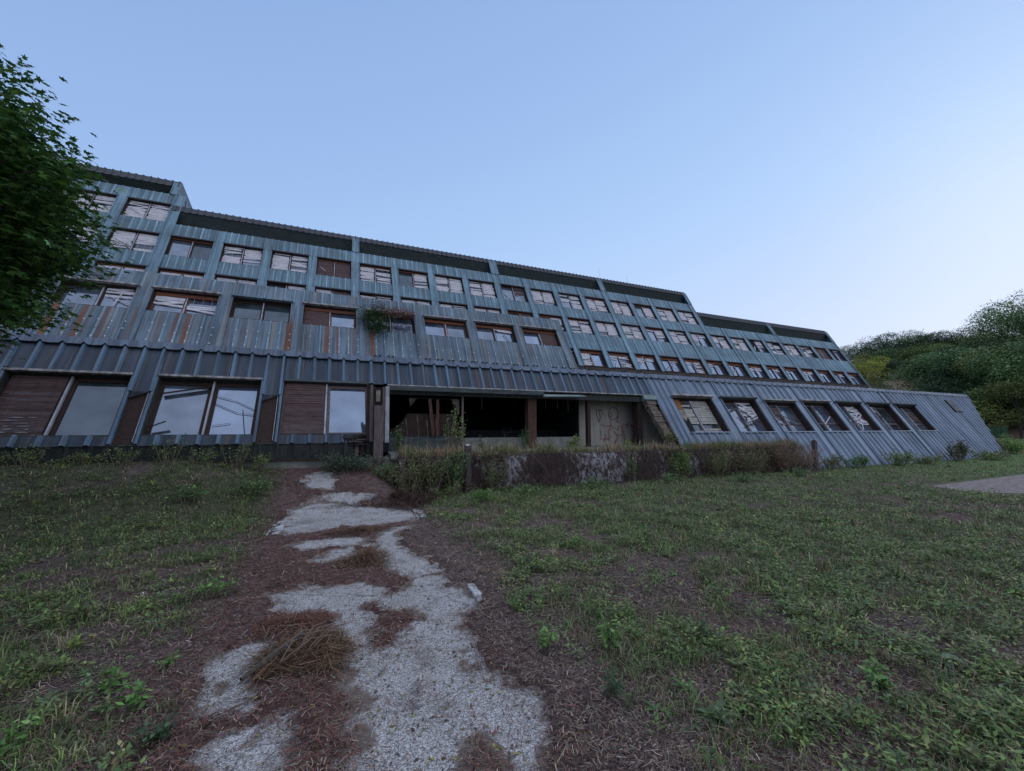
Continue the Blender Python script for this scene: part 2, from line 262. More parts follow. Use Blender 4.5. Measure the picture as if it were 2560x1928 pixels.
class MB:
    def __init__(s): s.v = []; s.f = []; s.m = []; s.mats = []
    def mi(s, mat):
        if mat not in s.mats: s.mats.append(mat)
        return s.mats.index(mat)
    def add(s, vs, fs, mat):
        b = len(s.v); s.v += [tuple(v) for v in vs]; i = s.mi(mat)
        for f in fs: s.f.append([b + k for k in f]); s.m.append(i)
    def hexa(s, c, mat):   # 8 corners: bottom 4 ring, top 4 ring
        s.add(c, [(0, 3, 2, 1), (4, 5, 6, 7), (0, 1, 5, 4), (1, 2, 6, 5), (2, 3, 7, 6), (3, 0, 4, 7)], mat)
    def box(s, a, b, mat):
        x0, y0, z0 = a; x1, y1, z1 = b
        s.hexa([(x0, y0, z0), (x1, y0, z0), (x1, y1, z0), (x0, y1, z0), (x0, y0, z1), (x1, y0, z1), (x1, y1, z1), (x0, y1, z1)], mat)
    def bar(s, p, q, w, t, mat, up=(0, 0, 1)):
        p = np.array(p, float); q = np.array(q, float); d = q - p; l = np.linalg.norm(d)
        if l < 1e-6: return
        d /= l; up = np.array(up, float)
        if abs(d @ up) > 0.97: up = np.array((0, 1, 0.)) if abs(d[1]) < .9 else np.array((1., 0, 0))
        a = np.cross(d, up); a /= np.linalg.norm(a); b = np.cross(a, d); a = a * w / 2; b = b * t / 2
        s.hexa([p - a - b, p + a - b, p + a + b, p - a + b, q - a - b, q + a - b, q + a + b, q - a + b], mat)
    def tube(s, pts, rad, mat, n=5):
        pts = [np.array(p, float) for p in pts]; base = len(s.v); i = s.mi(mat)
        for k, p in enumerate(pts):
            d = pts[min(k + 1, len(pts) - 1)] - pts[max(k - 1, 0)]; d /= (np.linalg.norm(d) + 1e-9)
            u = np.array((0, 0, 1.)) if abs(d[2]) < 0.9 else np.array((1., 0, 0)); a = np.cross(d, u); a /= np.linalg.norm(a); b = np.cross(d, a)
            r = rad[k] if hasattr(rad, '__len__') else rad
            for j in range(n): s.v.append(tuple(p + (a * cos(2 * pi * j / n) + b * sin(2 * pi * j / n)) * r))
        for k in range(len(pts) - 1):
            for j in range(n):
                a0 = base + k * n + j; a1 = base + k * n + (j + 1) % n
                s.f.append([a0, a1, a1 + n, a0 + n]); s.m.append(i)
        s.f.append([base + (len(pts) - 1) * n + j for j in range(n)]); s.m.append(i)
    def mesh(s, name, off=(0, 0, 0), smooth=False):
        me = bpy.data.meshes.new(name); o = np.array(off)
        me.from_pydata([tuple(np.array(v) - o) for v in s.v], [], s.f)
        for m in s.mats: me.materials.append(M[m] if isinstance(m, str) else m)
        me.polygons.foreach_set('material_index', s.m)
        if smooth: me.polygons.foreach_set('use_smooth', [True] * len(s.f))
        me.update(); return me
    def build(s, name, parent=None, off=(0, 0, 0), smooth=False):
        return link(name, s.mesh(name, off, smooth), parent)
def vn(x, y, seed=0):      # value noise, numpy
    x = np.asarray(x, float) + seed * 17.13; y = np.asarray(y, float) - seed * 9.7
    xi = np.floor(x); yi = np.floor(y); xf = x - xi; yf = y - yi
    def h(a, b):
        t = np.sin(a * 127.1 + b * 311.7 + seed * 74.7) * 43758.5453; return t - np.floor(t)
    u = xf * xf * (3 - 2 * xf); v = yf * yf * (3 - 2 * yf)
    return (h(xi, yi) * (1 - u) + h(xi + 1, yi) * u) * (1 - v) + (h(xi, yi + 1) * (1 - u) + h(xi + 1, yi + 1) * u) * v
def fbm(x, y, seed=0, o=4):
    t = 0; a = 0.5; s = 1.0
    for k in range(o): t = t + a * vn(np.asarray(x) * s, np.asarray(y) * s, seed + k); a *= 0.5; s *= 2.03
    return t / (1 - 0.5 ** o)
def sst(a, b, x): t = np.clip((np.asarray(x, float) - a) / (b - a), 0, 1); return t * t * (3 - 2 * t)

# ------------------------------------------------------------------ ground
def base_h(x, y):
    x = np.asarray(x, float); y = np.asarray(y, float)
    ramp_ = 0.62 * sst(8.3, 11.0, y) * sst(1.9, 0.9, x)
    ramp_ = ramp_ + 0.25 * sst(7.0, 11.0, y) * sst(-1.0, -2.8, x)
    r = np.hypot(x, y); side = sst(30, 62, x)
    hill = 12.0 * sst(55, 130, r) * side + 7.0 * sst(120, 200, r) * side
    hill = hill + 0.35 * (fbm(x * .05, y * .05, 3) - .5) * sst(35, 60, r)
    back = 14 * sst(60, 400, y) * (1 - side)
    return ramp_ + hill + back
POLY = [
 [(-0.5, 8.84), (-0.15, 9.15), (0.91, 8.78), (1.56, 8.21), (1.52, 7.47), (0.81, 7.49), (0.26, 7.59), (-0.06, 7.34), (-0.5, 7.29), (-0.55, 7.68)],
 [(0.86, 6.93), (1.33, 7.12), (0.96, 6.71), (0.91, 5.95), (1.1, 5.36), (1.18, 4.76), (0.9, 4.76), (0.78, 5.21), (0.74, 5.93)],
 [(-.05, 5.75), (0.1, 6.05), (0.34, 6.1), (0.40, 5.85), (0.1, 5.65)],
 [(-.35, 6.6), (.2, 6.75), (.55, 6.5), (.6, 6.2), (.2, 6.35), (-.2, 6.4)],
 [(.55, 4.2), (.85, 4.35), (.95, 4.7), (1.15, 4.6), (1.0, 4.1), (.7, 3.95)],
 [(-0.39, 4.74), (-0.15, 4.89), (-0.05, 4.74), (0.18, 4.74), (0.56, 4.52), (0.41, 4.21), (0.2, 4.1), (0.02, 4.26), (-0.22, 4.32)],
 [(0.84, 4.16), (1.33, 4.19), (1.24, 3.81), (1.04, 3.55), (0.95, 3.69), (0.8, 3.87)],
 [(0.17, 4.11), (0.39, 3.94), (0.31, 3.63), (0.29, 3.49), (0.47, 3.22), (0.62, 3.41), (0.74, 3.64), (1.02, 3.49), (1.03, 3.23), (0.88, 3.09), (0.93, 2.92), (0.9, 2.77), (0.98, 2.7), (1.13, 2.42), (1.1, 2.14), (0.93, 1.92), (0.86, 1.5), (0.83, 1.9), (0.86, 2.16), (0.83, 2.32), (0.71, 2.22), (0.62, 2.08), (0.60, 1.5), (0.20, 1.5), (0.22, 2.23), (0.28, 2.41), (0.22, 2.55), (0.26, 2.71), (0.2, 2.94), (0.19, 3.08), (0.09, 3.24), (0.14, 3.53)],
 [(-0.59, 3.54), (-0.42, 3.69), (-0.34, 3.53), (-0.42, 3.21), (-0.37, 3.04), (-0.52, 3.02), (-0.57, 3.11), (-0.55, 3.28)],
 [(-0.47, 2.66), (-0.32, 2.75), (-0.19, 2.72), (-0.15, 2.52), (-0.18, 2.2), (-0.39, 2.3)],
 [(-0.19, 9.25), (-0.11, 9.36), (0.05, 9.45), (0.28, 9.42), (0.94, 9.30), (0.48, 9.1)],
 [(-0.34, 10.20), (-0.18, 10.6), (0.20, 10.6), (0.16, 10.30), (0.1, 9.75), (-0.2, 9.75)]]
def seg_d(px, py, ax, ay, bx, by):
    dx, dy = bx - ax, by - ay; t = np.clip(((px - ax) * dx + (py - ay) * dy) / (dx * dx + dy * dy + 1e-9), 0, 1)
    return np.hypot(px - ax - t * dx, py - ay - t * dy)
def path_sd(x, y):          # signed distance to the exposed slabs, negative inside
    wx = x + 0.16 * (fbm(x * 6, y * 6, 21) - .5); wy = y + 0.2 * (fbm(x * 6, y * 6, 33) - .5)
    best = np.full(np.shape(x), 9.0)
    for P_ in POLY:
        ins = np.zeros(np.shape(x), bool); d = np.full(np.shape(x), 9.0)
        for i in range(len(P_)):
            ax, ay = P_[i]; bx, by = P_[(i + 1) % len(P_)]
            d = np.minimum(d, seg_d(wx, wy, ax, ay, bx, by))
            c = ((ay > wy) != (by > wy)) & (wx < (bx - ax) * (wy - ay) / (by - ay + 1e-12) + ax); ins ^= c
        best = np.minimum(best, np.where(ins, -d, d))
    return best - .085
def soil_off(x, y):
    x = np.asarray(x, float); y = np.asarray(y, float)
    near = (x > -1.1) & (x < 2.0) & (y > 1.2) & (y < 11.2)
    o = 0.02 + 0.05 * (fbm(x * 1.3, y * 1.3, 5) - .5) + 0.02 * (fbm(x * 9, y * 9, 6) - .5)
    if near.any():
        xs, ys = x[near], y[near]; sd = path_sd(xs, ys) + 0.22 * (fbm(xs * 12, ys * 12, 44, 5) - .5) - .02
        t = sst(-0.04, 0.07, sd); oo = o[near]
        inpath = (xs > -0.72) & (xs < 1.55)
        o[near] = np.where(inpath, -0.02 + t * (0.028 + 0.03 * fbm(xs * 5, ys * 5, 8) + 0.012 * fbm(xs * 22, ys * 22, 9)), oo)
    return o
def ground_z(x, y):
    x = np.atleast_1d(np.asarray(x, float)); y = np.atleast_1d(np.asarray(y, float)); return base_h(x, y) + soil_off(x, y)
def redness(x, y): return sst(1.5, 0.4, np.abs(np.asarray(x) - 0.1)) * 0.9 + 0.3 * sst(0.55, 0.7, fbm(np.asarray(x) * .8, np.asarray(y) * .8, 14))
def greenness(x, y):
    x = np.asarray(x, float); y = np.asarray(y, float)
    g = fbm(x * 0.55, y * 0.55, 2, 4) * 0.5 + fbm(x * 2.6, y * 2.6, 12, 4) * 0.5
    g = sst(0.42, 0.62, g + 0.07 + 0.07 * sst(2.5, 8, np.hypot(x, y)) - 0.045 * (x < 0))
    pd = np.where(x > 0.4, x - 1.75, -0.85 - x); return g * sst(-0.25, 0.45, pd)
def make_ground():
    fx = np.arange(-0.9, 1.8, 0.03); xl = np.concatenate([-np.geomspace(1.0, 1600, 75)[::-1], fx, 1.8 + np.arange(.12, 30, .16), 32 + np.geomspace(.3, 2000, 90)])
    fy = np.arange(1.4, 10.9, 0.035); yl = np.concatenate([-np.geomspace(.3, 1600, 40)[::-1], np.arange(0, 1.4, .1), fy, 10.95 + np.arange(0, 20, .3), 31 + np.geomspace(.4, 2000, 100)])
    X, Y = np.meshgrid(xl, yl); x = X.ravel(); y = Y.ravel(); z = base_h(x, y) + soil_off(x, y)
    inside = (y > 11.3) & (y < 32) & (x > -30) & (x < 51); z = np.where(inside, np.minimum(z, 0.5), z)
    inside = (y > 10.7) & (y < 32) & (x > 1.7) & (x < 34); z = np.where(inside, -0.1, z)
    rd = (x > 14) & (y > 2.2) & (y < 6.5); z = np.where(rd, np.minimum(z, -0.012), z)
    nx, ny = len(xl), len(yl); i = np.arange(nx * ny).reshape(ny, nx)
    F = np.stack([i[:-1, :-1], i[:-1, 1:], i[1:, 1:], i[1:, :-1]], -1).reshape(-1, 4)
    r = np.hypot(x, y); gr = greenness(x, y)[:, None]; rdn = np.clip(redness(x, y), 0, 1)[:, None]
    soil = np.array([0.060, 0.045, 0.043]); straw = np.array([0.135, 0.098, 0.090]); red = np.array([0.100, 0.054, 0.046]); grn = np.array([0.050, 0.066, 0.028])
    n = fbm(x * 1.7, y * 1.7, 19)[:, None]
    c = soil * (1 - n) + straw * n; c = c * (1 - .6 * rdn) + red * .6 * rdn; c = c * (1 - .7 * gr) + grn * .7 * gr
    far = sst(12, 30, r)[:, None]; dry = np.array([0.24, 0.165, 0.12]); fg = np.array([0.095, 0.140, 0.055])
    mixf = sst(38, 52, r)[:, None]; c = c * (1 - far) + fg * far; c = c * (1 - mixf) + dry * mixf
    me = np_mesh('ground', np.stack([x, y, z], 1), np.full(len(F), 4), F, M['ground'], c, smooth=True)
    tag(link('ground', me), kind='structure')
make_ground()
def dirt_cols(x, y):
    sd = -path_sd(x, y); n = fbm(x * 9, y * 9, 51, 5); m = fbm(x * 2.1, y * 2.1, 52, 3)
    d = np.clip(1.0 - sst(.0, .22, sd), 0, 1) * .75 + .35 * sst(.5, .68, m); d = sst(.25, .75, d * .8 + (n - .5) * 1.3 - .08)
    return np.stack([d, d, d], 1)
def make_path():
    xs = np.arange(-0.70, 1.56, 0.03); ys = np.concatenate([np.arange(-2.0, 1.5, .1), np.arange(1.5, 11.05, 0.035)])
    X, Y = np.meshgrid(xs, ys); x = X.ravel(); y = Y.ravel(); z = base_h(x, y) - 0.06 * sst(9.4, 9.8, y) * sst(.55, .7, x)
    nx, ny = len(xs), len(ys); i = np.arange(nx * ny).reshape(ny, nx); F = np.stack([i[:-1, :-1], i[:-1, 1:], i[1:, 1:], i[1:, :-1]], -1).reshape(-1, 4)
    me = np_mesh('path', np.stack([x, y, z], 1), np.full(len(F), 4), F, M['path'], dirt_cols(x, y), smooth=True); tag(link('path', me), kind='structure')
    # road
    b = MB(); P_ = [(14.9, 5.6), (15.3, 6.15), (22, 6.35), (60, 6.6), (60, 3.2), (22, 3.4), (15.7, 4.55), (14.8, 5.05)]
    b.add([(px, py, -0.004) for px, py in P_] + [(px, py, -0.3) for px, py in P_], [list(range(8))[::-1]] + [(k, (k + 1) % 8, 8 + (k + 1) % 8, 8 + k) for k in range(8)], 'road')
    me = b.mesh('road'); tag(link('road', me), kind='structure')
make_path()

# ------------------------------------------------------------------ building frame
class Plane:
    def __init__(s, y0, tilt): s.y0 = y0; s.t = radians(tilt); s.c = cos(s.t); s.s = sin(s.t)
    def p(s, u, z, n=0.0):      # z = height of the foot point on the plane, n = outward offset
        return (u, s.y0 + z * s.c / s.s - n * s.s, z + n * s.c)
P1 = Plane(10.33, 58.2); P2 = Plane(15.235, 58.2); P3 = Plane(21.60, 60.1)
BL = empty('terraced_building', (0, 12, 0), 'abandoned stepped building with sloping blue grey metal cladding and rows of broken windows', 'building')
OFF = (0, 12, 0)
def pbox(b, pl, u0, u1, z0, z1, n0, n1, mat):
    b.hexa([pl.p(u0, z0, n0), pl.p(u1, z0, n0), pl.p(u1, z0, n1), pl.p(u0, z0, n1), pl.p(u0, z1, n0), pl.p(u1, z1, n0), pl.p(u1, z1, n1), pl.p(u0, z1, n1)], mat)
def sheet(name, pl, u0, u1, z0, z1, r0, pitch, mat, ribmat, rw=0.10, rt=0.05, rh=0.045, n=0.0, edge=0.0, parent=BL, micro=0.0, z0f=None):
    """ribbed metal sheet with sheet thickness; ribs where u = r0 + k*pitch"""
    prof = [(u0, 0, 0)]; k = math.ceil((u0 - r0) / pitch - 1e-6)
    while True:
        c = r0 + k * pitch
        if c - rw / 2 > u1 - 0.005: break
        pts = [(c - rw / 2, 0, 0), (c - rt / 2, rh, 1), (c + rt / 2, rh, 1), (c + rw / 2, 0, 1)]
        for (u, h, f) in pts:
            if u0 + 0.004 < u < u1 - 0.004: prof.append((u, h, f))
        if micro:
            for mm_ in (0.38, 0.62):
                uu = c + pitch * mm_
                if u0 + .03 < uu < u1 - .03: prof += [(uu - .012, 0, 0), (uu, micro, 0), (uu + .012, 0, 0)]
        k += 1
    prof.append((u1, 0, 0)); b = MB(); N_ = len(prof); vs = []
    rows = [z0, z0 + (z1 - z0) * .5, z1]
    for j, z in enumerate(rows):
        for (u, h, f) in prof:
            zl = z0f(u) if z0f else z0; z = zl + (z1 - zl) * (0, .5, 1)[j]
            zz = z + (random.uniform(-edge, edge) if j == 0 and edge else 0)
            vs.append(pl.p(u, zz, n + h + 0.004 * (vn(u * 1.7, z * 1.1, 3) - .5)))
    for (u, h, f) in prof: vs.append(pl.p(u, z0f(u) if z0f else z0, n + h - 0.012))
    for (u, h, f) in prof: vs.append(pl.p(u, z1, n + h - 0.012))
    fr = []; fp = []
    for i in range(N_ - 1):
        isr = prof[i + 1][2] == 1
        for j in range(2):
            q = (j * N_ + i, j * N_ + i + 1, (j + 1) * N_ + i + 1, (j + 1) * N_ + i); (fr if isr else fp).append(q)
        fp.append((3 * N_ + i + 1, 3 * N_ + i, 4 * N_ + i, 4 * N_ + i + 1)); fp.append((i + 1, i, 3 * N_ + i, 3 * N_ + i + 1)); fp.append((2 * N_ + i, 2 * N_ + i + 1, 4 * N_ + i + 1, 4 * N_ + i))
    b.add(vs, fp, mat); i2 = b.mi(ribmat)
    for q in fr: b.f.append(list(q)); b.m.append(i2)
    return b.build(name, parent, OFF)
def cover(pl, u0, u1, z0, z1, mat='pil', n=0.0, h=0.05):
    """smooth pilaster cover with two upstand edges"""
    b = MB(); pbox(b, pl, u0, u1, z0, z1, n - .02, n + .012, mat); pbox(b, pl, u0, u0 + .045, z0, z1, n + .012, n + h, mat); pbox(b, pl, u1 - .045, u1, z0, z1, n + .012, n + h, mat)
    return b.build('pilaster_cover', BL, OFF)

def blind(win, pl, u0, u1, z0, z1, n, mat, gap=0.0, mess=0.3, pitch=0.082):
    """broken venetian blind: real slats, some slipped, some missing"""
    b = MB(); z = z1 - 0.02; k = 0; sag = random.uniform(-.02, .02)
    miss = set()
    H = z1 - z0; nn = int(H / pitch) + 1
    if mess > 0.2:
        for _ in range(random.choice([1, 2, 3, 3])):
            c = random.randrange(nn); 
            for q in range(random.choice([1, 1, 2, 3])): miss.add(c + q)
    stop = z0 + gap * H
    tilt_run = 0
    while z > stop:
        if k not in miss or random.random() < .25:
            tilt_run = tilt_run * .75 + random.gauss(0, 1) * .03 * mess
            t = tilt_run * 1.5 + (random.gauss(0, .10) * mess if random.random() < mess * .5 else 0)
            dl = (random.random() ** 3) * .12 * mess; dr = (random.random() ** 3) * .12 * mess
            a = random.uniform(-.008, .02); uu0, uu1 = u0 + .03 + dl, u1 - .03 - dr; um = (uu0 + uu1) / 2
            za, zb = z - t * (u1 - u0) / 2, z + t * (u1 - u0) / 2
            za = min(za, z1 - .01); zb = min(zb, z1 - .01); zm = (za + zb) / 2 - abs(sag) * random.uniform(0, 1.5) * mess
            w = pitch * .40
            for (ua, zA, ub, zB) in ((uu0, za, um, zm), (um, zm, uu1, zb)):
                b.hexa([pl.p(ua, zA - w, n + a), pl.p(ub, zB - w, n + a), pl.p(ub, zB - w, n + a + .006), pl.p(ua, zA - w, n + a + .006),
                        pl.p(ua, zA + w * .85, n + .022), pl.p(ub, zB + w * .85, n + .022), pl.p(ub, zB + w * .85, n + .028), pl.p(ua, zA + w * .85, n + .028)], mat)
        z -= pitch; k += 1
    for f in (.2, .5, .8):
        u = u0 + (u1 - u0) * f; b.bar(pl.p(u, stop, n + .03), pl.p(u, z1, n + .03), .005, .004, mat)
    o = b.build('blind', win, OFF); o['kind'] = 'stuff'
def stick(win, pl, u, z, l, a, n, mat='slatw', w=.035, name='loose_slat'):
    du, dz = cos(a) * l / 2, sin(a) * l / 2 * .86; b = MB(); b.bar(pl.p(u - du, z - dz, n), pl.p(u + du, z + dz, n + random.uniform(0, .05)), w, .012, mat, up=(0, -.5, .85)); b.build(name, win, OFF)
def window(pl, u0, u1, z0, z1, left, right, depth=0.17, head=None, frame='wood', reveal='wood', big=False, slat='slatw', lower=None, extra=0, mess=.5):
    b = MB(); d = depth; w = .055 if not big else .075
    # reveals
    pbox(b, pl, u0 - .02, u0 + .02, z0, z1, -d - .05, -.004, reveal); pbox(b, pl, u1 - .02, u1 + .02, z0, z1, -d - .05, -.004, reveal)
    pbox(b, pl, u0 + .02, u1 - .02, z1 - .03, z1 + .02, -d - .05, -.006, reveal); pbox(b, pl, u0 + .02, u1 - .02, z0 - .02, z0 + .03, -d - .05, -.012, reveal)
    um = (u0 + u1) / 2 + random.uniform(-.03, .03)
    n1 = -d; n0 = -d - .045
    for a, c in ((u0 + .02, um - .02), (um + .02, u1 - .02)):
        pbox(b, pl, a, a + w, z0 + .03, z1 - .03, n0, n1, frame); pbox(b, pl, c - w, c, z0 + .03, z1 - .03, n0, n1, frame)
        pbox(b, pl, a + w, c - w, z0 + .03, z0 + .03 + w, n0, n1, frame); pbox(b, pl, a + w, c - w, z1 - .03 - w, z1 - .03, n0, n1, frame)
    win = b.build('window', BL, OFF)
    m = MB(); pbox(m, pl, um - .018, um + .018, z0 + .02, z1 - .02, n1 + .002, n1 + .06, 'bar'); m.build('mullion', win, OFF)
    hz = z1 - .03
    if head:
        h = MB(); hh = head if isinstance(head, float) else .16; pbox(h, pl, u0 + .03, u1 - .03, z1 - hh, z1 - .035, n1 + .005, n1 + .07, 'woodred'); h.build('shutter_box', win, OFF); hz = z1 - hh
    for side, ty in (('L', left), ('R', right)):
        a, c = (u0 + .03, um - .03) if side == 'L' else (um + .03, u1 - .03)
        gm = {'g': 'g1', 'G': 'g3', 'd': 'g2', 'W': 'g2', 'w': 'g1', 'B': 'g2', 'b': 'g1', 'C': 'g2', 'X': 'void', 'P': 'g1', 'x': 'g3'}[ty[0]]
        p = MB(); pbox(p, pl, a + w - .01, c - w + .01, z0 + .05, z1 - .05, n0 - .01, n0 + .015, gm); p.build('pane', win, OFF)
        if lower:
            q = MB(); zl = z0 + (z1 - z0) * lower; pbox(q, pl, a + .01, c - .01, zl - .03, zl + .03, n0 + .01, n1 + .01, frame); q.build('sash_rail', win, OFF)
        if ty[0] == 'W': blind(win, pl, a, c, z0 + .04, hz, n1 + .01, slat, 0, mess)
        elif ty[0] == 'w': blind(win, pl, a, c, z0 + .04, hz, n1 + .01, slat, random.uniform(.25, .55), mess * 1.3)
        elif ty[0] == 'B': blind(win, pl, a, c, z0 + .04, hz, n1 + .01, 'slatb', 0, mess * .25, .058)
        elif ty[0] == 'b': blind(win, pl, a, c, z0 + .04, hz, n1 + .01, 'slatb', random.uniform(.4, .6), mess)
        elif ty[0] == 'C': blind(win, pl, a, c, z0 + .04, hz, n1 + .01, 'slatc', 0, .3)
        elif ty[0] == 'x':
            blind(win, pl, a, c, z0 + .04, hz, n1 + .01, slat, random.uniform(.7, .85), 1.2)
        if ty[-1] == '/':
            for _ in range(random.choice([1, 2])): stick(win, pl, (a + c) / 2 + random.uniform(-.2, .2), z0 + (z1 - z0) * random.uniform(.25, .6), random.uniform(.45, .85), random.choice([-1, 1]) * random.uniform(.4, 1.4), n1 + .03, random.choice([slat, 'woodgrey', slat]))
    for _ in range(extra):
        stick(win, pl, random.uniform(u0 + .3, u1 - .3), random.uniform(z0 + .2, z1 - .3), random.uniform(.6, 1.1), random.choice([-1, 1]) * random.uniform(.2, 1.3), n1 + .06, random.choice(['woodgrey', 'slatw', 'wood']))
    return win

PIT = 2.53
# ---- dark core behind the cladding of each tier, so no gap shows the sky
def core():
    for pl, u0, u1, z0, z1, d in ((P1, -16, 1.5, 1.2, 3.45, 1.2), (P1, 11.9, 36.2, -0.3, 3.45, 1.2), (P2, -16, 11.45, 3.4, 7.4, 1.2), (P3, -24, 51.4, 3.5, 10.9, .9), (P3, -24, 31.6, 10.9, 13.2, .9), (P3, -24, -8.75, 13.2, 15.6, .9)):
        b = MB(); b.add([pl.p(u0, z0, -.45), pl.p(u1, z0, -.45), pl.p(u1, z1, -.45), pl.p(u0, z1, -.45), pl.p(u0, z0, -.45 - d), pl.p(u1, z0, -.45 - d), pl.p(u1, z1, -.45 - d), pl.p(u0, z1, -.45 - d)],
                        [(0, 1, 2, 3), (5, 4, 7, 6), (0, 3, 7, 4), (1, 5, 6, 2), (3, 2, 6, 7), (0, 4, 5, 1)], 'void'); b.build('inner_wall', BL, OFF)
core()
# ================= tier 3 (main tall facade)
G0, GP, BP = 1.55, 10.07, 2.51
def win_u(g, k): return G0 + GP * g + BP * k
A0, A1, B0, B1, C0, C1, D0, D1 = 6.0, 7.3, 8.7, 10.04, 11.02, 12.42, 13.42, 14.84
WW = 2.04
rowC = ['g d', 'W w', 'W W', 'B/ B', 'W W', 'd W', 'W W', 'W W', 'g/ b/', 'W w/', 'w W', 'W/ W/', 'W/ W', 'g W', 'W W/', 'W W']
rowB = ['W W', 'W W', 'W W', 'd W', 'W B', 'W W', 'W w', 'W W', 'W W', 'd B', 'B W', 'W W', 'W W', 'W W/', 'x/ w', 'W W', 'w/ x', 'w W', 'W W', 'X/ w/', 'W W', 'W W', 'W w', 'B/ B', 'X x']
rowA_ = ['x/ W/', 'x/ W/', 'W/ G', 'x W/', 'x/ x', 'G/ x/', 'x/ W/', 'x/ G', 'x/ G', 'x/ x', 'G/ x', 'x/ G', 'x/ x', 'x/ G', 'G/ x', 'x/ G']
bays = []
for g in range(-2, 5):
    for k in range(4): bays.append((g, k, win_u(g, k)))
RIB = 0.3595
tops = lambda u: 3 if u < -9 else (2 if u < 31 else 1)
ib = 0; ic = 0
for g, k, u in bays:
    if u < -17: continue
    if u + WW > 51.45 + .3: continue
    t = tops(u); u1 = u + WW; nu = win_u(g, k + 1) if k < 3 else win_u(g + 1, 0)
    s0, s1 = u - .0, u1 + .0
    # row A (only those not hidden well behind the middle tier)
    if u > 8.5:
        i = int(round((u - 11.6) / 2.51)); ty = rowA_[max(0, i) % len(rowA_)].split()
        window(P3, s0, s1, A0, A1, ty[0], ty[1], .2, head=.2, extra=random.choice([0, 1, 2]), mess=1.2)
    else:
        window(P3, s0, s1, A0, A1, 'W', 'W', .2, mess=.6) if u > 6 else None
    bi = ib - 0; 
    order = [q for q in bays if q[2] >= -17 and q[2] + WW <= 51.75]
    idx = order.index((g, k, u)); first = [j for j, q in enumerate(order) if q[2] > -9.5][0]
    tb = rowB[(idx - first + 1) % len(rowB)].split() if idx - first + 1 >= 0 else ['W', 'W']
    window(P3, s0, s1, B0, B1, tb[0], tb[1], .17, head=.1 if random.random() < .5 else None)
    if t >= 2:
        tcx = rowC[(idx - first)].split() if idx >= first else ['W/', 'W/']
        window(P3, s0, s1, C0, C1, tcx[0], tcx[1], .17, head=.1 if random.random() < .4 else None, mess=.6)
    if t >= 3: window(P3, s0, s1, D0, D1, 'W/', 'W', .17, mess=.7)
    # spandrels
    kw = dict(r0=u + .27, pitch=RIB, mat='top', ribmat='toprib', rw=.075, rt=.03, rh=.035)
    sheet('cladding_panel', P3, s0, s1, A1, B0, **kw)
    sheet('cladding_panel', P3, s0, s1, B1, C0 if t >= 2 else 11.0, **kw)
    if t >= 2: sheet('cladding_panel', P3, s0, s1, C1, D0 if t >= 3 else 13.37, **kw)
    if t >= 3: sheet('cladding_panel', P3, s0, s1, D1, 15.75, **kw)
    for zz in [A1, B1] + ([C1] if t >= 2 else []) + ([D1] if t >= 3 else []):
        b = MB(); pbox(b, P3, s0 - .03, s1 + .03, zz - .03, zz + .035, .0, .075, 'fascia'); b.build('head_flashing', BL, OFF)
    # pilaster on the right of this window
    segs = [(A0 - .05, A1), (A1, B1), (B1, C1 if t >= 2 else 11.0)] + ([(C1, D1 if t >= 3 else 13.37)] if t >= 2 else []) + ([(D1, 15.75)] if t >= 3 else [])
    if abs(nu - 31.76) < .2: segs = [(A0 - .05, A1), (A1, B1), (B1, C1), (C1, 13.37)]
    for (za, zb) in segs: cover(P3, u1, nu if nu < 51 else 51.6, za, zb - .008)
    # base strip
    sheet('base_strip', P3, u, nu if nu < 51 else 51.6, 3.6, A0 - .04, u, .18, 'strip', 'strip', rw=.08, rt=.04, rh=.03, n=-.06)
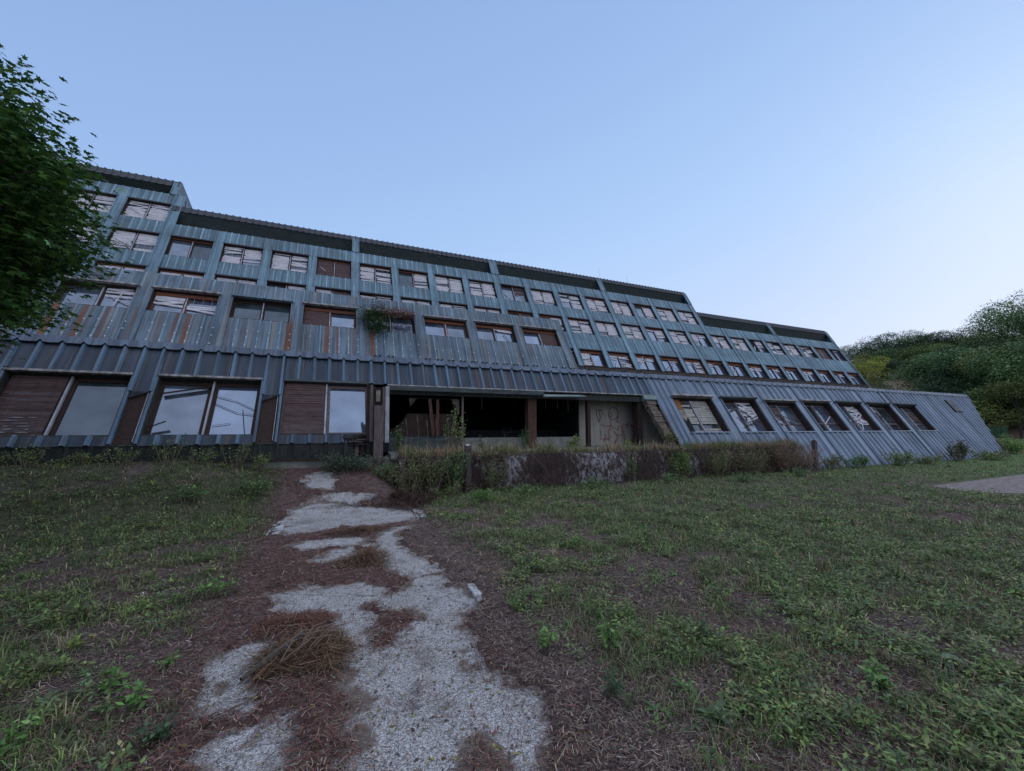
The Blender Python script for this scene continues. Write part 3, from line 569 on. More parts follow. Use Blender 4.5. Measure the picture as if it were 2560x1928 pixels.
# recess, soffit, fascia for each roof block
def roof_block(u0, u1, zr, zf, zt, posts, fas='fascia'):
    y_r = P3.p(0, zr)[1]; y_f = P3.p(0, zf)[1]; y_t = P3.p(0, zt)[1]
    b = MB(); b.add([(u0, y_r, zr), (u1, y_r, zr), (u1, y_r + .9, zr + .0), (u0, y_r + .9, zr)], [(0, 1, 2, 3)], 'soffit')
    b.add([(u0, y_r + .9, zr), (u1, y_r + .9, zr), (u1, y_f + .95, zt - .15), (u0, y_f + .95, zt - .15)], [(0, 1, 2, 3)], 'soffit'); b.build('recess_wall', BL, OFF)
    b = MB(); n = 26
    for i in range(n):   # thin boards of the recess lining, seen as fine horizontal lines
        t0 = i / n; t1 = (i + .72) / n
        pa = np.array([0, y_f + .02, zf + .0]); pb = np.array([0, y_r + .88, zr + .02]);
        a = pa + (pb - pa) * t0; c = pa + (pb - pa) * t1
        b.hexa([(u0, a[1], a[2]), (u1, a[1], a[2]), (u1, c[1], c[2]), (u0, c[1], c[2]), (u0, a[1] + .02, a[2] + .05), (u1, a[1] + .02, a[2] + .05), (u1, c[1] + .02, c[2] + .05), (u0, c[1] + .02, c[2] + .05)], 'soffit')
    o = b.build('recess_lining', BL, OFF); o['kind'] = 'stuff'
    u = u0
    while u < u1 - .1:
        v = min(u + 5.035, u1); sheet('fascia_panel', P3, u, v, zf, zt, u0 + .18, .36, fas, fas, rw=.09, rt=.05, rh=.045, n=.03); u = v
    b = MB(); b.box((u0, y_t - .02, zt - .02), (u1, y_t + .12, zt + .05), fas)
    b.add([(u0, y_t, zt), (u1, y_t, zt), (u1, y_t + 9, zt - 2.1), (u0, y_t + 9, zt - 2.1), (u0, y_t, zt - .14), (u1, y_t, zt - .14), (u1, y_t + 9, zt - 2.25), (u0, y_t + 9, zt - 2.25)], [(0, 1, 2, 3), (7, 6, 5, 4), (0, 4, 5, 1), (1, 5, 6, 2), (2, 6, 7, 3), (3, 7, 4, 0)], fas); b.build('roof', BL, OFF)
    k = int((u1 - u0) / .36); b = MB()
    for i in range(k + 1):
        uu = u0 + .18 + i * .36
        if uu < u1: b.box((uu - .04, y_t - .05, zt + .0), (uu + .04, y_t + .15, zt + .085), fas)
    o = b.build('roof_seams', BL, OFF); o['kind'] = 'stuff'
    for uu, w in posts: cover(P3, uu - w / 2, uu + w / 2, zr - .02, zt - .1, n=.045)
roof_block(-24, -8.95, 15.75, 16.45, 16.88, [(-9.1, .42), (-18.8, .5)])
roof_block(-8.95, 31.75, 13.37, 14.4, 14.75, [(1.32, .45), (11.40, .62), (21.47, .5), (31.55, .42)])
roof_block(31.75, 51.7, 11.0, 12.05, 12.46, [(41.62, .5), (51.5, .42)])
# side wall of the tall left block with its timber truss, right ends of the blocks
def side_wall(x, pts, t=.12, name='side_wall', mat='top'):
    b = MB(); n = len(pts); vs = [(x, y, z) for y, z in pts] + [(x - t, y, z) for y, z in pts]
    b.add(vs, [tuple(range(n)), tuple(range(2 * n - 1, n - 1, -1))] + [(i, i + n, (i + 1) % n + n, (i + 1) % n) for i in range(n)], mat); return b.build(name, BL, OFF)
y13 = P3.p(0, 13.3)[1]; y169 = P3.p(0, 16.85)[1]
side_wall(-8.9, [(y13, 13.3), (y169 - .05, 16.85), (y169 + 9, 14.8), (y169 + 9, 12.5)], name='side_wall')
b = MB(); b.box((-8.89, y169 + .75, 15.45), (-8.86, y169 + 1.05, 16.1), 'g1'); b.build('sky_gap_panel', BL, OFF)  # pale plate on the wall stands for sky showing through a hole
y62 = P3.p(0, 5.0)[1]; yt = P3.p(0, 12.4)[1]
side_wall(51.72, [(P3.p(0, 3.4)[1], 3.4), (yt, 12.44), (yt + 9, 10.2), (yt + 9, 0)], name='side_wall')
side_wall(31.78, [(P3.p(0, 12.5)[1], 12.5), (P3.p(0, 14.7)[1], 14.72), (P3.p(0, 14.7)[1] + 9, 12.5), (P3.p(0, 14.7)[1] + 9, 10)], name='side_wall')
cover(P3, 51.55, 51.75, 5.9, 12.4)
for uu, h in ((21.8, 1.0), (24.9, .8)):
    b = MB(); y = P3.p(0, 14.75)[1] + .1; b.tube([(uu, y, 14.7), (uu - .1, y, 14.75 + h)], .009, 'black', 4); b.build('lightning_rod', BL, OFF)
b = MB(); b.box((18.6, 30.4, 14.76), (19.2, 30.9, 14.92), 'fascia'); b.build('roof_vent_cap', BL, OFF)

# ================= tier 2 (middle projecting volume)
T2 = 7.52
U2 = [-6.14 + PIT * k for k in range(-4, 7)]
ty2 = {-2: 'g d', -1: 'g w/', 0: 'w w', 1: 'd d', 2: 'B G', 3: 'd g', 4: 'G g', 5: 'g x/', 6: 'G B'}
R2 = 0.3612
for i, u in enumerate(U2):
    k = i - 4; u1 = u + 2.06; t = ty2.get(k, 'g g').split()
    if u > 9.2: pass
    zs, zh = 5.80, 6.80
    window(P2, u, u1, zs, zh, t[0], t[1], .2, head=.17 if k in (0, 2, 4, 5, 6) else None, frame='woodred' if k in (0, 2, 4) else 'wood', reveal='wood', mess=.6, slat='slatw', extra=1 if k == 3 else 0)
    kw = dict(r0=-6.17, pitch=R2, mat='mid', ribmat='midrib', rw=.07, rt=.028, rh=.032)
    nu = u + PIT if k < 6 else 11.56
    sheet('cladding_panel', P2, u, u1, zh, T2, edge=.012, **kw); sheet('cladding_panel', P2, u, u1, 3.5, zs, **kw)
    b = MB(); pbox(b, P2, u - .06, u1 + .06, zh - .035, zh + .03, .0, .12, 'lip' if k != 1 else 'mid'); b.build('head_flashing', BL, OFF)
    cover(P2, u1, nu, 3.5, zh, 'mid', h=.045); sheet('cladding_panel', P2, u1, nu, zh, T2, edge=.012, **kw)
# fasteners: small pale clips on the ribs
b = MB()
for k in range(-30, 50):
    u = -6.17 + R2 * k
    if u > 11.4: continue
    for z in ((4.62, 4.95, 5.25) if u < 4 else (4.62, 5.05)):
        if random.random() < .18: continue
        z += random.uniform(-.03, .03); pbox(b, P2, u - .024, u + .016, z - .008, z + .008, .034, .044, 'white'); pbox(b, P2, u - .007, u + .007, z - .03, z, .034, .042, 'white')
o = b.build('cladding_clips', BL, OFF); o['kind'] = 'stuff'
side_wall(11.58, [(P2.p(0, 3.4)[1], 3.4), (P2.p(0, T2)[1], T2), (P2.p(0, T2)[1] + 8, T2 - .3), (P2.p(0, T2)[1] + 8, 3.4)], mat='mid')
b = MB(); yy = P2.p(0, T2)[1]; b.hexa([(-16, yy + .02, T2 - .25), (11.56, yy + .02, T2 - .25), (11.56, yy + 6, T2 - .55), (-16, yy + 6, T2 - .55), (-16, yy + .05, T2 - .04), (11.56, yy + .05, T2 - .04), (11.56, yy + 6, T2 - .35), (-16, yy + 6, T2 - .35)], 'fascia'); b.build('roof', BL, OFF)

# ================= tier 1 (lowest, nearest)
R1, R1P = -6.17, 0.3627
T1 = 3.50
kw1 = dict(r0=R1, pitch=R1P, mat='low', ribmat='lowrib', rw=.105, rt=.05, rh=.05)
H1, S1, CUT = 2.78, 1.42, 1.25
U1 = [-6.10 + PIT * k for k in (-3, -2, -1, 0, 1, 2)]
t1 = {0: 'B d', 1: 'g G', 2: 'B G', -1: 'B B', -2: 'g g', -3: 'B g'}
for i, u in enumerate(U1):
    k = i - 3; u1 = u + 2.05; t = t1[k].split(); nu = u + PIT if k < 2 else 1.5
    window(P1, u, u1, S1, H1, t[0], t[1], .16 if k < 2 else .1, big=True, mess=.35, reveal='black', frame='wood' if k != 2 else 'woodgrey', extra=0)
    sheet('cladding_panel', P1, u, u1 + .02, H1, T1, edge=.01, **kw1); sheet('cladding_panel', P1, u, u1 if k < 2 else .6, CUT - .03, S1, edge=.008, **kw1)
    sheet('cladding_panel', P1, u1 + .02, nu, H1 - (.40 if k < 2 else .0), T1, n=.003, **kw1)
    b = MB(); pbox(b, P1, u - .02, u1 + .02, H1 - .03, H1 + .018, .0, .06, 'lip' if k < 2 else 'dullgreen'); b.build('head_flashing', BL, OFF)
    if k < 2:   # pilaster below the torn cladding: exposed dark boards between two metal edges
        b = MB(); pbox(b, P1, u1 + .06, nu - .06, CUT, H1 - .40, -.10, -.04, 'wood'); b.build('exposed_board', BL, OFF)
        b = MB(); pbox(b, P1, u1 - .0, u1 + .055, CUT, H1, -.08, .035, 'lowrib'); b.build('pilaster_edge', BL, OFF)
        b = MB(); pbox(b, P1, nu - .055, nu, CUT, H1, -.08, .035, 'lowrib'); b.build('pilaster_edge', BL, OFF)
        b = MB(); pbox(b, P1, nu - .10, nu - .085, CUT + .05, H1 - .4, -.04, .0, 'bar'); b.build('edge_trim', BL, OFF)
        b = MB(); b.add([P1.p(u1 + .055, H1 - .4, .02), P1.p(nu - .055, H1 - .4, .02), P1.p(u1 + .055, H1 - .56, .022)], [(0, 2, 1), (0, 1, 2)], 'low'); b.build('torn_sheet', BL, OFF)
        b = MB(); pbox(b, P1, u1, nu, 1.22, CUT, -.08, -.01, 'black'); b.build('sill_board', BL, OFF)
for u0_, z0_, nn_ in ((-5.9, 1.50, 7), (-.85, 1.95, 5)):  # pale slivers over the brown blinds, painting reflections in the slat gaps
    b = MB()
    for q in range(nn_):
        zz = z0_ + q * .058
        for w_ in range(2):
            a_ = u0_ + random.uniform(.02, .60); l_ = random.uniform(.05, .30); b.hexa([P1.p(a_, zz, -.112), P1.p(a_ + l_, zz, -.112), P1.p(a_ + l_, zz, -.106), P1.p(a_, zz, -.106), P1.p(a_ + l_ * .35, zz + random.uniform(.004, .014), -.112), P1.p(a_ + l_ * .7, zz + .008, -.112), P1.p(a_ + l_ * .7, zz + .008, -.106), P1.p(a_ + l_ * .35, zz + .008, -.106)], 'bar')
    o = b.build('slat_reflection_patch', BL, OFF); o['kind'] = 'stuff'
# loose bits by the second and third windows
W1 = [o for o in BL.children if o.name.startswith('window')]
b = MB(); b.bar(P1.p(-3.45, 2.42, -.1), P1.p(-2.55, 2.62, -.1), .09, .03, 'wood'); b.build('fallen_header_board', BL, OFF)
for pts in ([(-2.45, 2.25), (-1.95, 2.02), (-1.6, 1.98)], [(-2.4, 1.72), (-2.05, 1.78)], [(-1.85, 2.1), (-1.78, 1.75), (-1.72, 1.5)], [(-2.42, 2.42), (-2.0, 2.3), (-1.6, 2.1)]):
    b = MB()
    for p, q in zip(pts[:-1], pts[1:]): b.bar(P1.p(p[0], p[1], -.155), P1.p(q[0], q[1], -.155), .014, .008, 'black')
    b.build('glass_crack', BL, OFF)
b = MB(); b.bar(P1.p(-3.5, 1.62, -.05), P1.p(-3.2, 1.72, .02), .06, .02, 'wood'); b.build('splinter', BL, OFF)
# skirting and foundation under the left part
for i in range(12):
    u = -16 + i * 1.45; b = MB(); y = 11.12
    if u > .3: break
    v = min(u + 1.44, .62); b.box((u, y, .86), (v, y + .06, CUT - .02), 'black')
    for k in range(4):
        if u + .17 + k * .36 < v: b.box((u + .1 + k * .36, y - .03, .90), (u + .16 + k * .36, y + .001, CUT - .02), 'black')
    b.build('skirting_panel', BL, OFF); b = MB(); b.box((u, y - .05, .83), (v, y + .05, .86), 'wood'); b.build('base_batten', BL, OFF)
for i in range(5):
    b = MB(); u = .66 + i * .13; b.box((u, 11.1 + random.uniform(0, .05), .90), (u + .09, 11.18, 1.2), random.choice(['wood', 'woodgrey', 'black'])); b.build('broken_board', BL, OFF)
b = MB(); b.box((-16, 11.16, -.3), (1.6, 11.5, .84), 'found'); b.build('foundation_wall', BL, OFF)
b = MB()
for i in range(16):
    u = random.uniform(.5, 1.05); z = random.uniform(1.16, 1.42); b.bar((u - .15, 11.02 + random.uniform(0, .12), z), (u + random.uniform(.1, .22), 11.02 + random.uniform(0, .1), z + random.uniform(-.04, .04)), .05, .02, random.choice(['wood', 'black', 'woodgrey']))
o = b.build('torn_debris', BL, OFF); o['kind'] = 'stuff'
# entrance header band and right part
u = 1.5
while u < 10.95:
    v = min(u + PIT, 11.02); sheet('cladding_panel', P1, u, v, 2.76, T1, edge=.016, **kw1)
    b = MB(); pbox(b, P1, u, v, 2.735, 2.765, .0, .05, 'lip'); b.build('drip_edge', BL, OFF); u = v
kwr = dict(r0=R1, pitch=R1P, mat='lowr', ribmat='lowr', rw=.12, rt=.05, rh=.055)
sheet('cladding_panel', P1, 11.02, 11.84, 0.7, T1, r0=11.1, pitch=.27, mat='lowr', ribmat='lowr', rw=.10, rt=.04, rh=.045)
U1R = [11.85 + 2.52 * k for k in range(7)]
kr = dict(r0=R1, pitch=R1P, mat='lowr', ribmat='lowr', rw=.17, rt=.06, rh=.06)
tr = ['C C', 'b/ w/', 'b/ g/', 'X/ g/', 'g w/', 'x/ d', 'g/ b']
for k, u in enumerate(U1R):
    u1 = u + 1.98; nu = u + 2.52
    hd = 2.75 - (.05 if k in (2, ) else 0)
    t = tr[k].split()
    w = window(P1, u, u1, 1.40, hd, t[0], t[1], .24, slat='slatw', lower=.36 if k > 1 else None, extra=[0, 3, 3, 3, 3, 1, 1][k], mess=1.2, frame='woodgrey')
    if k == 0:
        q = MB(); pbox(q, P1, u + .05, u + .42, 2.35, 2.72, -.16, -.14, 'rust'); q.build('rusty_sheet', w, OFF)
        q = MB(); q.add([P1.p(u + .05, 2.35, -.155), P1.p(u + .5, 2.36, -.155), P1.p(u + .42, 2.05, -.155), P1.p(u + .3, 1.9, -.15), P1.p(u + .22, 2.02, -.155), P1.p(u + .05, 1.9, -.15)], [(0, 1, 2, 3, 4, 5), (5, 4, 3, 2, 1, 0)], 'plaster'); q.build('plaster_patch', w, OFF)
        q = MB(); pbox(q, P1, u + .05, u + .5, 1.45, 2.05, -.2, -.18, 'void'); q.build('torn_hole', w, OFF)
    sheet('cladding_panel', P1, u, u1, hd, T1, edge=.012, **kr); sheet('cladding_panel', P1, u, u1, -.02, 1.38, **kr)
    b = MB(); pbox(b, P1, u - .08, u1 + .05, hd - .03, hd + .03, .0, .16, 'lip' if k in (0, 2, 3) else 'dullgreen'); b.build('head_flashing', BL, OFF)
    b = MB(); pbox(b, P1, u, u1, 1.37, 1.41, -.1, .07, 'lowr'); b.build('sill_flashing', BL, OFF)
    if k < 6: cover(P1, u1, nu, 0.0, T1 - .02, 'lowr', h=.06)
ue = U1R[6] + 1.98
for (ua, ub, z0) in ((ue, 31.2, -.02), (31.2, 32.7, .22), (32.7, 33.9, 0.05)): sheet('cladding_panel', P1, ua, ub, z0, T1, **kr)
# right end: stepped, curving hip edge
EDGE = ([33.9, 34.05, 34.63, 35.16, 35.91, 36.31, 36.4], [.10, .44, 1.15, 1.89, 2.77, 3.28, 3.40])
sheet('cladding_panel', P1, 33.9, 36.4, 0, T1, z0f=lambda u: float(np.interp(u, *EDGE)), **kr)
b = MB()
for i in range(7):
    u = 33.95 + i * .07; b.bar(P1.p(u, .72, .0), P1.p(u + .1, .0, .0), .05, .03, random.choice(['woodgrey', 'wood']))
o = b.build('exposed_laths', BL, OFF); o['kind'] = 'stuff'
side_wall(36.30, [(12.9, 2.9), (12.6, 3.36), (25, 3.5), (25, 0), (15, 0)], mat='lowr')
b = MB(); ep = [P1.p(u, z, -.02) for u, z in zip(*EDGE)]; vs = ep + [(p[0] + .25 + .5 * (3.5 - p[2]), p[1] + 2.5, -.1) for p in ep]; b.add(vs, [(i, i + 1, i + 8, i + 7) for i in range(6)] + [(i + 7, i + 8, i + 1, i) for i in range(6)], 'lowr'); b.build('hip_end', BL, OFF)
v_ = MB(); pbox(v_, P1, 32.87, 33.78, 2.45, 3.17, .02, .07, 'black')
for i in range(10): pbox(v_, P1, 32.89, 33.76, 2.48 + i * .07, 2.505 + i * .07, .07, .10, 'lowr')
v_.build('louvre_vent', BL, OFF)
b = MB(); b.box((31.2, 10.46, -.05), (32.7, 10.52, .22), 'wood'); b.build('dark_opening', BL, OFF)
b = MB(); b.box((32.8, 10.3, -.05), (34.3, 10.9, .08), 'woodgrey'); b.build('base_plinth', BL, OFF)
# ridge flashing along the whole lowest tier, lower edge scalloped between ribs
def flashing():
    u = -16.0 + (R1 + 16) % R1P
    seg = []; uu = u
    while uu < 36.3: seg.append(uu); uu += R1P
    for s in range(0, len(seg) - 1, 7):
        b = MB(); part = seg[s:s + 8]
        for a, c in zip(part[:-1], part[1:]):
            m_ = (a + c) / 2; j = random.uniform(-.012, .012)
            b.add([P1.p(a, T1 - .02, .09), P1.p(a + .055, T1 - .066, .07), P1.p(m_, T1 - .068 + j, .066), P1.p(c - .055, T1 - .066, .07), P1.p(c, T1 - .02, .09), P1.p(c, T1 + .09, .085), P1.p(m_, T1 + .09, .085), P1.p(a, T1 + .09, .085)], [(0, 1, 2, 6, 7), (2, 3, 4, 5, 6)], 'flash')
            b.add([P1.p(a, T1 + .09, .085), P1.p(c, T1 + .09, .085), P1.p(c, T1 + .10, -.12), P1.p(a, T1 + .10, -.12)], [(0, 1, 2, 3)], 'flash')
            b.add([P1.p(a, T1 - .025, .07), P1.p(a + .055, T1 - .073, .05), P1.p(m_, T1 - .075 + j, .047), P1.p(c - .055, T1 - .073, .05), P1.p(c, T1 - .025, .07), P1.p(c, T1 + .05, .06), P1.p(a, T1 + .05, .06)], [(6, 5, 4, 3, 2, 1, 0)], 'black')
        b.build('ridge_flashing', BL, OFF)
    b = MB()
    for a in seg:
        if a > 1 and random.random() < .6: 
            for q in (.08, .2): b.bar(P1.p(a + q, T1 + .09, .10), P1.p(a + q + .08, T1 + .10, .12), .02, .03, 'black')
    o = b.build('roof_edge_hooks', BL, OFF); o['kind'] = 'stuff'
flashing()
b = MB(); ya = P1.p(0, T1 + .1, 0)[1]; b.hexa([(-16, ya, 3.36), (36.35, ya, 3.36), (36.35, 25, 3.3), (-16, 25, 3.3), (-16, ya, 3.52), (36.35, ya, 3.52), (36.35, 25, 3.58), (-16, 25, 3.58)], 'fascia'); b.build('terrace_roof', BL, OFF)

# ---- entrance
def ebox(name, a, c, mat, parent=BL): b = MB(); b.box(a, c, mat); return b.build(name, parent, OFF)
ebox('entrance_floor', (1.5, 10.95, .80), (11.9, 20, .93), 'found')
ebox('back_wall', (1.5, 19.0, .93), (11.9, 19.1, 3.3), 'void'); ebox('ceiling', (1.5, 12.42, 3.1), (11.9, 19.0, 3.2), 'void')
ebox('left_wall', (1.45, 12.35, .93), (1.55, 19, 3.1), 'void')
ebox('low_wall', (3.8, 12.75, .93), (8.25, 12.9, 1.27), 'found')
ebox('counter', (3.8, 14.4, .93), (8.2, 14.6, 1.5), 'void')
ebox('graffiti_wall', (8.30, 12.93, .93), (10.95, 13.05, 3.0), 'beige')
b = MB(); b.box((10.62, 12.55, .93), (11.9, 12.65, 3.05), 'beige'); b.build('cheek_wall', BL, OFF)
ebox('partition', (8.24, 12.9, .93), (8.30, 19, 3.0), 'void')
b = MB(); b.box((1.5, 11.82, 2.62), (6.3, 11.95, 2.74), 'dullgreen'); b.build('header_board', BL, OFF)
b = MB(); b.hexa([(6.2, 11.62, 2.55), (7.75, 11.62, 2.60), (7.80, 11.95, 2.62), (6.3, 11.95, 2.60), (6.25, 11.62, 2.58), (7.75, 11.62, 2.63), (7.7, 11.95, 2.68), (6.3, 11.95, 2.66)], 'green'); b.build('loose_header_board', BL, OFF)
ebox('header_beam', (1.56, 12.06, 2.52), (10.9, 12.22, 2.70), 'black')
ebox('timber_column', (5.90, 12.15, .93), (6.20, 12.40, 2.75), 'wood2'); ebox('timber_column', (8.16, 12.15, .93), (8.28, 12.30, 2.75), 'wood')
ebox('jamb', (10.32, 12.15, .93), (10.52, 12.45, 2.75), 'wood')
# torn hanging strips from the header
for u, l in ((4.3, .35), (6.5, .3), (6.95, .3), (7.35, .35)):
    b = MB(); b.bar((u, 12.1, 2.5), (u + .02, 12.12, 2.5 - l), .02, .01, 'wood'); b.build('hanging_strip', BL, OFF)
b = MB()
for p, q in (((5.92, 1.42), (6.28, 1.42)), ((6.28, 1.42), (6.28, 1.58)), ((6.28, 1.58), (5.92, 1.58)), ((5.92, 1.58), (5.92, 1.42))): b.bar((p[0], 14.38, p[1]), (q[0], 14.38, q[1]), .012, .012, 'woodgrey')
b.build('small_frame', BL, OFF)
# glazed screen on the left of the entrance with its broken pane
b = MB(); y = 12.2
b.add([(1.6, y, 2.45), (1.6, y, 1.3), (1.66, y, 1.54), (1.95, y, 1.77), (2.17, y, 2.15), (2.13, y, 2.44)], [(0, 1, 2, 3, 4, 5), (5, 4, 3, 2, 1, 0)], 'g2'); b.build('broken_pane', BL, OFF)
b = MB(); y = 12.32; b.hexa([(1.6, y, 1.3), (3.7, y, 1.3), (3.7, y + .05, 1.3), (1.6, y + .05, 1.3), (1.9, y, 2.05), (3.55, y, 2.30), (3.55, y + .05, 2.30), (1.9, y + .05, 2.05)], 'wood')
b.add([(2.05, y, 2.0), (3.6, y, 2.0), (3.4, y, 2.44), (2.38, y, 2.44)], [(0, 1, 2, 3), (3, 2, 1, 0)], 'wood'); b.build('brown_board', BL, OFF)
b = MB(); b.box((1.6, 12.45, 2.0), (3.7, 12.5, 2.46), 'plaster'); b.build('pale_backing', BL, OFF)
ebox('panel_base', (1.6, 12.2, .93), (3.72, 12.28, 1.33), 'dullgreen')
ebox('thin_post', (3.68, 12.12, .93), (3.74, 12.18, 2.55), 'woodgrey')
b = MB(); b.bar((2.70, 12.1, 2.42), (2.84, 12.1, 1.36), .09, .04, 'wood2'); b.build('leaning_board', BL, OFF)
b = MB(); b.bar((2.93, 12.08, 2.40), (2.95, 12.08, 1.36), .08, .06, 'wood2'); b.build('leaning_board', BL, OFF)
b = MB(); b.box((1.6, 12.25, 1.3), (3.72, 12.30, 1.36), 'black'); b.build('panel_rail', BL, OFF)
# post and planks left of the entrance
for (x0, x1, z0, z1, y, m_) in ((1.08, 1.30, .76, 2.14, 10.86, 'woodgrey'), (.98, 1.06, 1.25, 2.66, 10.98, 'woodgrey'), (1.07, 1.12, 1.2, 2.62, 11.0, 'wood'), (1.28, 1.34, 1.25, 2.62, 10.99, 'woodgrey'), (1.35, 1.45, 1.22, 2.64, 11.0, 'bar'), (1.13, 1.27, 1.3, 2.6, 11.06, 'wood'), (.90, .97, 1.3, 2.7, 11.02, 'wood')):
    b = MB(); b.hexa([(x0, y, z0), (x1, y, z0), (x1, y + .07, z0), (x0, y + .07, z0), (x0 - .02, y, z1), (x1 - .03, y, z1), (x1 - .03, y + .07, z1), (x0 - .02, y + .07, z1)], m_); b.build('entrance_plank', BL, OFF)
b = MB(); b.box((1.10, 10.93, 2.24), (1.2, 10.97, 2.52), 'plaster'); b.build('plaster_patch', BL, OFF)
# crumbling brick edge right of the entrance, following the slope
z = 2.70; k = 0
while z > .95:
    h = random.uniform(.055, .085); u = 10.52 + random.uniform(-.02, .04) + (2.6 - z) * .09
    b = MB(); a = random.uniform(-.02, .03); pbox(b, P1, u, u + .40 + random.uniform(-.08, .06), z - h, z - .012, -.22 + a, -.03 + a, 'stone'); b.build('brick', BL, OFF); z -= h; k += 1
b = MB(); pbox(b, P1, 10.44, 11.03, 2.58, 2.76, -.12, .05, 'green'); b.build('timber_stub', BL, OFF)
for q in range(3):
    b = MB(); b.bar(P1.p(10.98 + q * .05, 2.3 - q * .5, .0), P1.p(11.02 + q * .04, .95, .03), .07, .03, 'woodgrey' if q else 'wood'); b.build('splintered_batten', BL, OFF)
# graffiti: thin paint strokes standing 4 mm proud of the wall
RED=[[(9.348,1.697),(9.481,1.676),(9.588,1.631),(9.697,1.654),(9.835,1.676),(9.915,1.609),(10.05,1.52),(10.161,1.497)],[(9.813,1.877),(9.835,1.676),(9.751,1.609),(9.775,1.52),(9.885,1.542),(9.861,1.632)],[(9.721,1.52),(9.689,1.343),(9.795,1.254),(9.629,1.167),(9.764,1.121),(9.685,1.21),(9.85,1.253)],[(9.884,1.498),(9.99,1.363),(10.097,1.251),(10.009,1.073),(9.951,0.985),(10.122,1.139),(10.14,1.273),(9.965,1.453)],[(10.161,1.497),(10.136,1.61),(10.25,1.666),(10.304,1.61),(10.272,1.497),(10.382,1.429),(10.366,1.361),(10.237,1.272),(10.129,1.363)],[(10.391,1.7),(10.359,1.564),(10.459,1.203),(10.452,0.978),(10.394,0.934),(10.428,1.113),(10.324,1.362)],[(10.405,1.7),(10.533,1.701),(10.585,1.576),(10.617,1.655),(10.562,1.723),(10.691,1.747),(10.732,1.678),(10.871,1.541),(10.79,1.701),(10.744,1.61),(10.878,1.336)],[(10.579,0.976),(10.682,1.065),(10.715,1.2),(10.809,1.04),(10.742,1.155),(10.649,0.952)],[(9.369,1.477),(9.36,1.148),(9.55,1.212),(9.466,1.081),(9.603,1.189),(9.527,1.366),(9.579,1.3)],[(10.094,2.037),(10.177,2.016),(10.06,1.834),(10.169,1.767),(10.148,1.97)]]
BLK=[[(9.714,2.235),(9.882,2.35),(10.074,2.309),(10.181,2.152),(10.12,1.97),(9.95,1.878),(9.759,1.922),(9.709,2.055),(9.767,2.191),(9.901,2.058),(9.816,1.967),(9.71,2.1)],[(9.175,2.27),(9.197,2.049),(9.27,1.785),(9.355,1.963),(9.282,2.25),(9.442,2.208),(9.491,2.053)]]
for nm, st, mt in (('red_graffiti', RED, 'red'), ('black_graffiti', BLK, 'blk')):
    b = MB()
    for pl_ in st:
        for p, q in zip(pl_[:-1], pl_[1:]): b.bar((p[0] - .12, 12.926, p[1]), (q[0] - .12, 12.926, q[1]), .004, .028, mt, up=(0, 1, 0)) if False else b.bar((p[0] - .12, 12.927, p[1]), (q[0] - .12, 12.927, q[1]), .022, .004, mt, up=(0, 1, 0))
    b.build(nm, BL, OFF)

# ------------------------------------------------------------------ planter and terrace
PT = empty('concrete_planter', (9, 10.4, 0), 'low sloping concrete planter wall stained black and overgrown in front of the entrance', 'planter')
PO = (9, 10.4, 0)
xs = [1.75, 3.3, 5.6, 8.3, 10.9, 13.6, 16.5]
for a, c in zip(xs[:-1], xs[1:]):
    b = MB(); n = 16; vs = []; fs = []
    for j, (yy, zz) in enumerate(((10.20, -.08), (10.30, .45), (10.42, .88), (10.75, .89))):
        for i in range(n + 1):
            x = a + .012 + (c - a - .024) * i / n; q = float(fbm(x * 2.2, zz * 3, 9)) - .5; q2 = float(fbm(x * 7, zz * 6, 12)) - .5; vs.append((x, yy - (.16 * q + .08 * q2) * (j < 3), zz + (.14 * q + .09 * q2 - .02) * (j in (2, 3))))
    for j in range(3):
        for i in range(n): fs.append((j * (n + 1) + i, j * (n + 1) + i + 1, (j + 1) * (n + 1) + i + 1, (j + 1) * (n + 1) + i))
    b.add(vs, fs, 'planter'); b.box((a + .01, 10.5, -.1), (c - .01, 10.74, .86), 'planter'); b.build('wall_section', PT, PO)
b = MB(); b.hexa([(1.6, 9.9, 0.0), (1.76, 9.9, 0), (1.76, 10.75, 0), (1.6, 10.75, 0), (1.62, 10.38, .88), (1.76, 10.38, .88), (1.76, 10.75, .88), (1.62, 10.75, .88)], 'planter'); b.build('end_wall', PT, PO)
b = MB(); b.hexa([(1.76, 10.745, .3), (16.5, 10.745, .3), (16.5, 11.0, .3), (1.76, 11.0, .3), (1.76, 10.745, .90), (16.5, 10.745, .90), (16.5, 11.0, .93), (1.76, 11.0, .93)], 'ground'); me = b.mesh('soil_bed', PO); set_col(me, np.tile([0.10, 0.07, 0.05], (len(me.vertices), 1)), 'POINT'); link('soil_bed', me, PT)
for (x, y, h, lab) in ((3.25, 10.12, 1.15, 'purple brown square steel post with white cap at the left of the planter'), (16.72, 9.95, 1.10, 'purple brown square steel post at the right end of the planter')):
    t = empty('steel_post', (x, y, 0), lab, 'post', 'steel posts in front of the planter')
    b = MB(); b.hexa([(-.065, -.05, -.1), (.075, -.05, -.1), (.075, .08, -.1), (-.065, .08, -.1), (-.075, -.05, h), (.065, -.05, h), (.065, .08, h), (-.075, .08, h)], 'post'); b.build('shaft', t)
    b = MB(); b.box((-.05, -.035, h), (.02 if x < 5 else .04, .06, h + .03), 'white' if x < 5 else 'post'); b.build('cap', t)

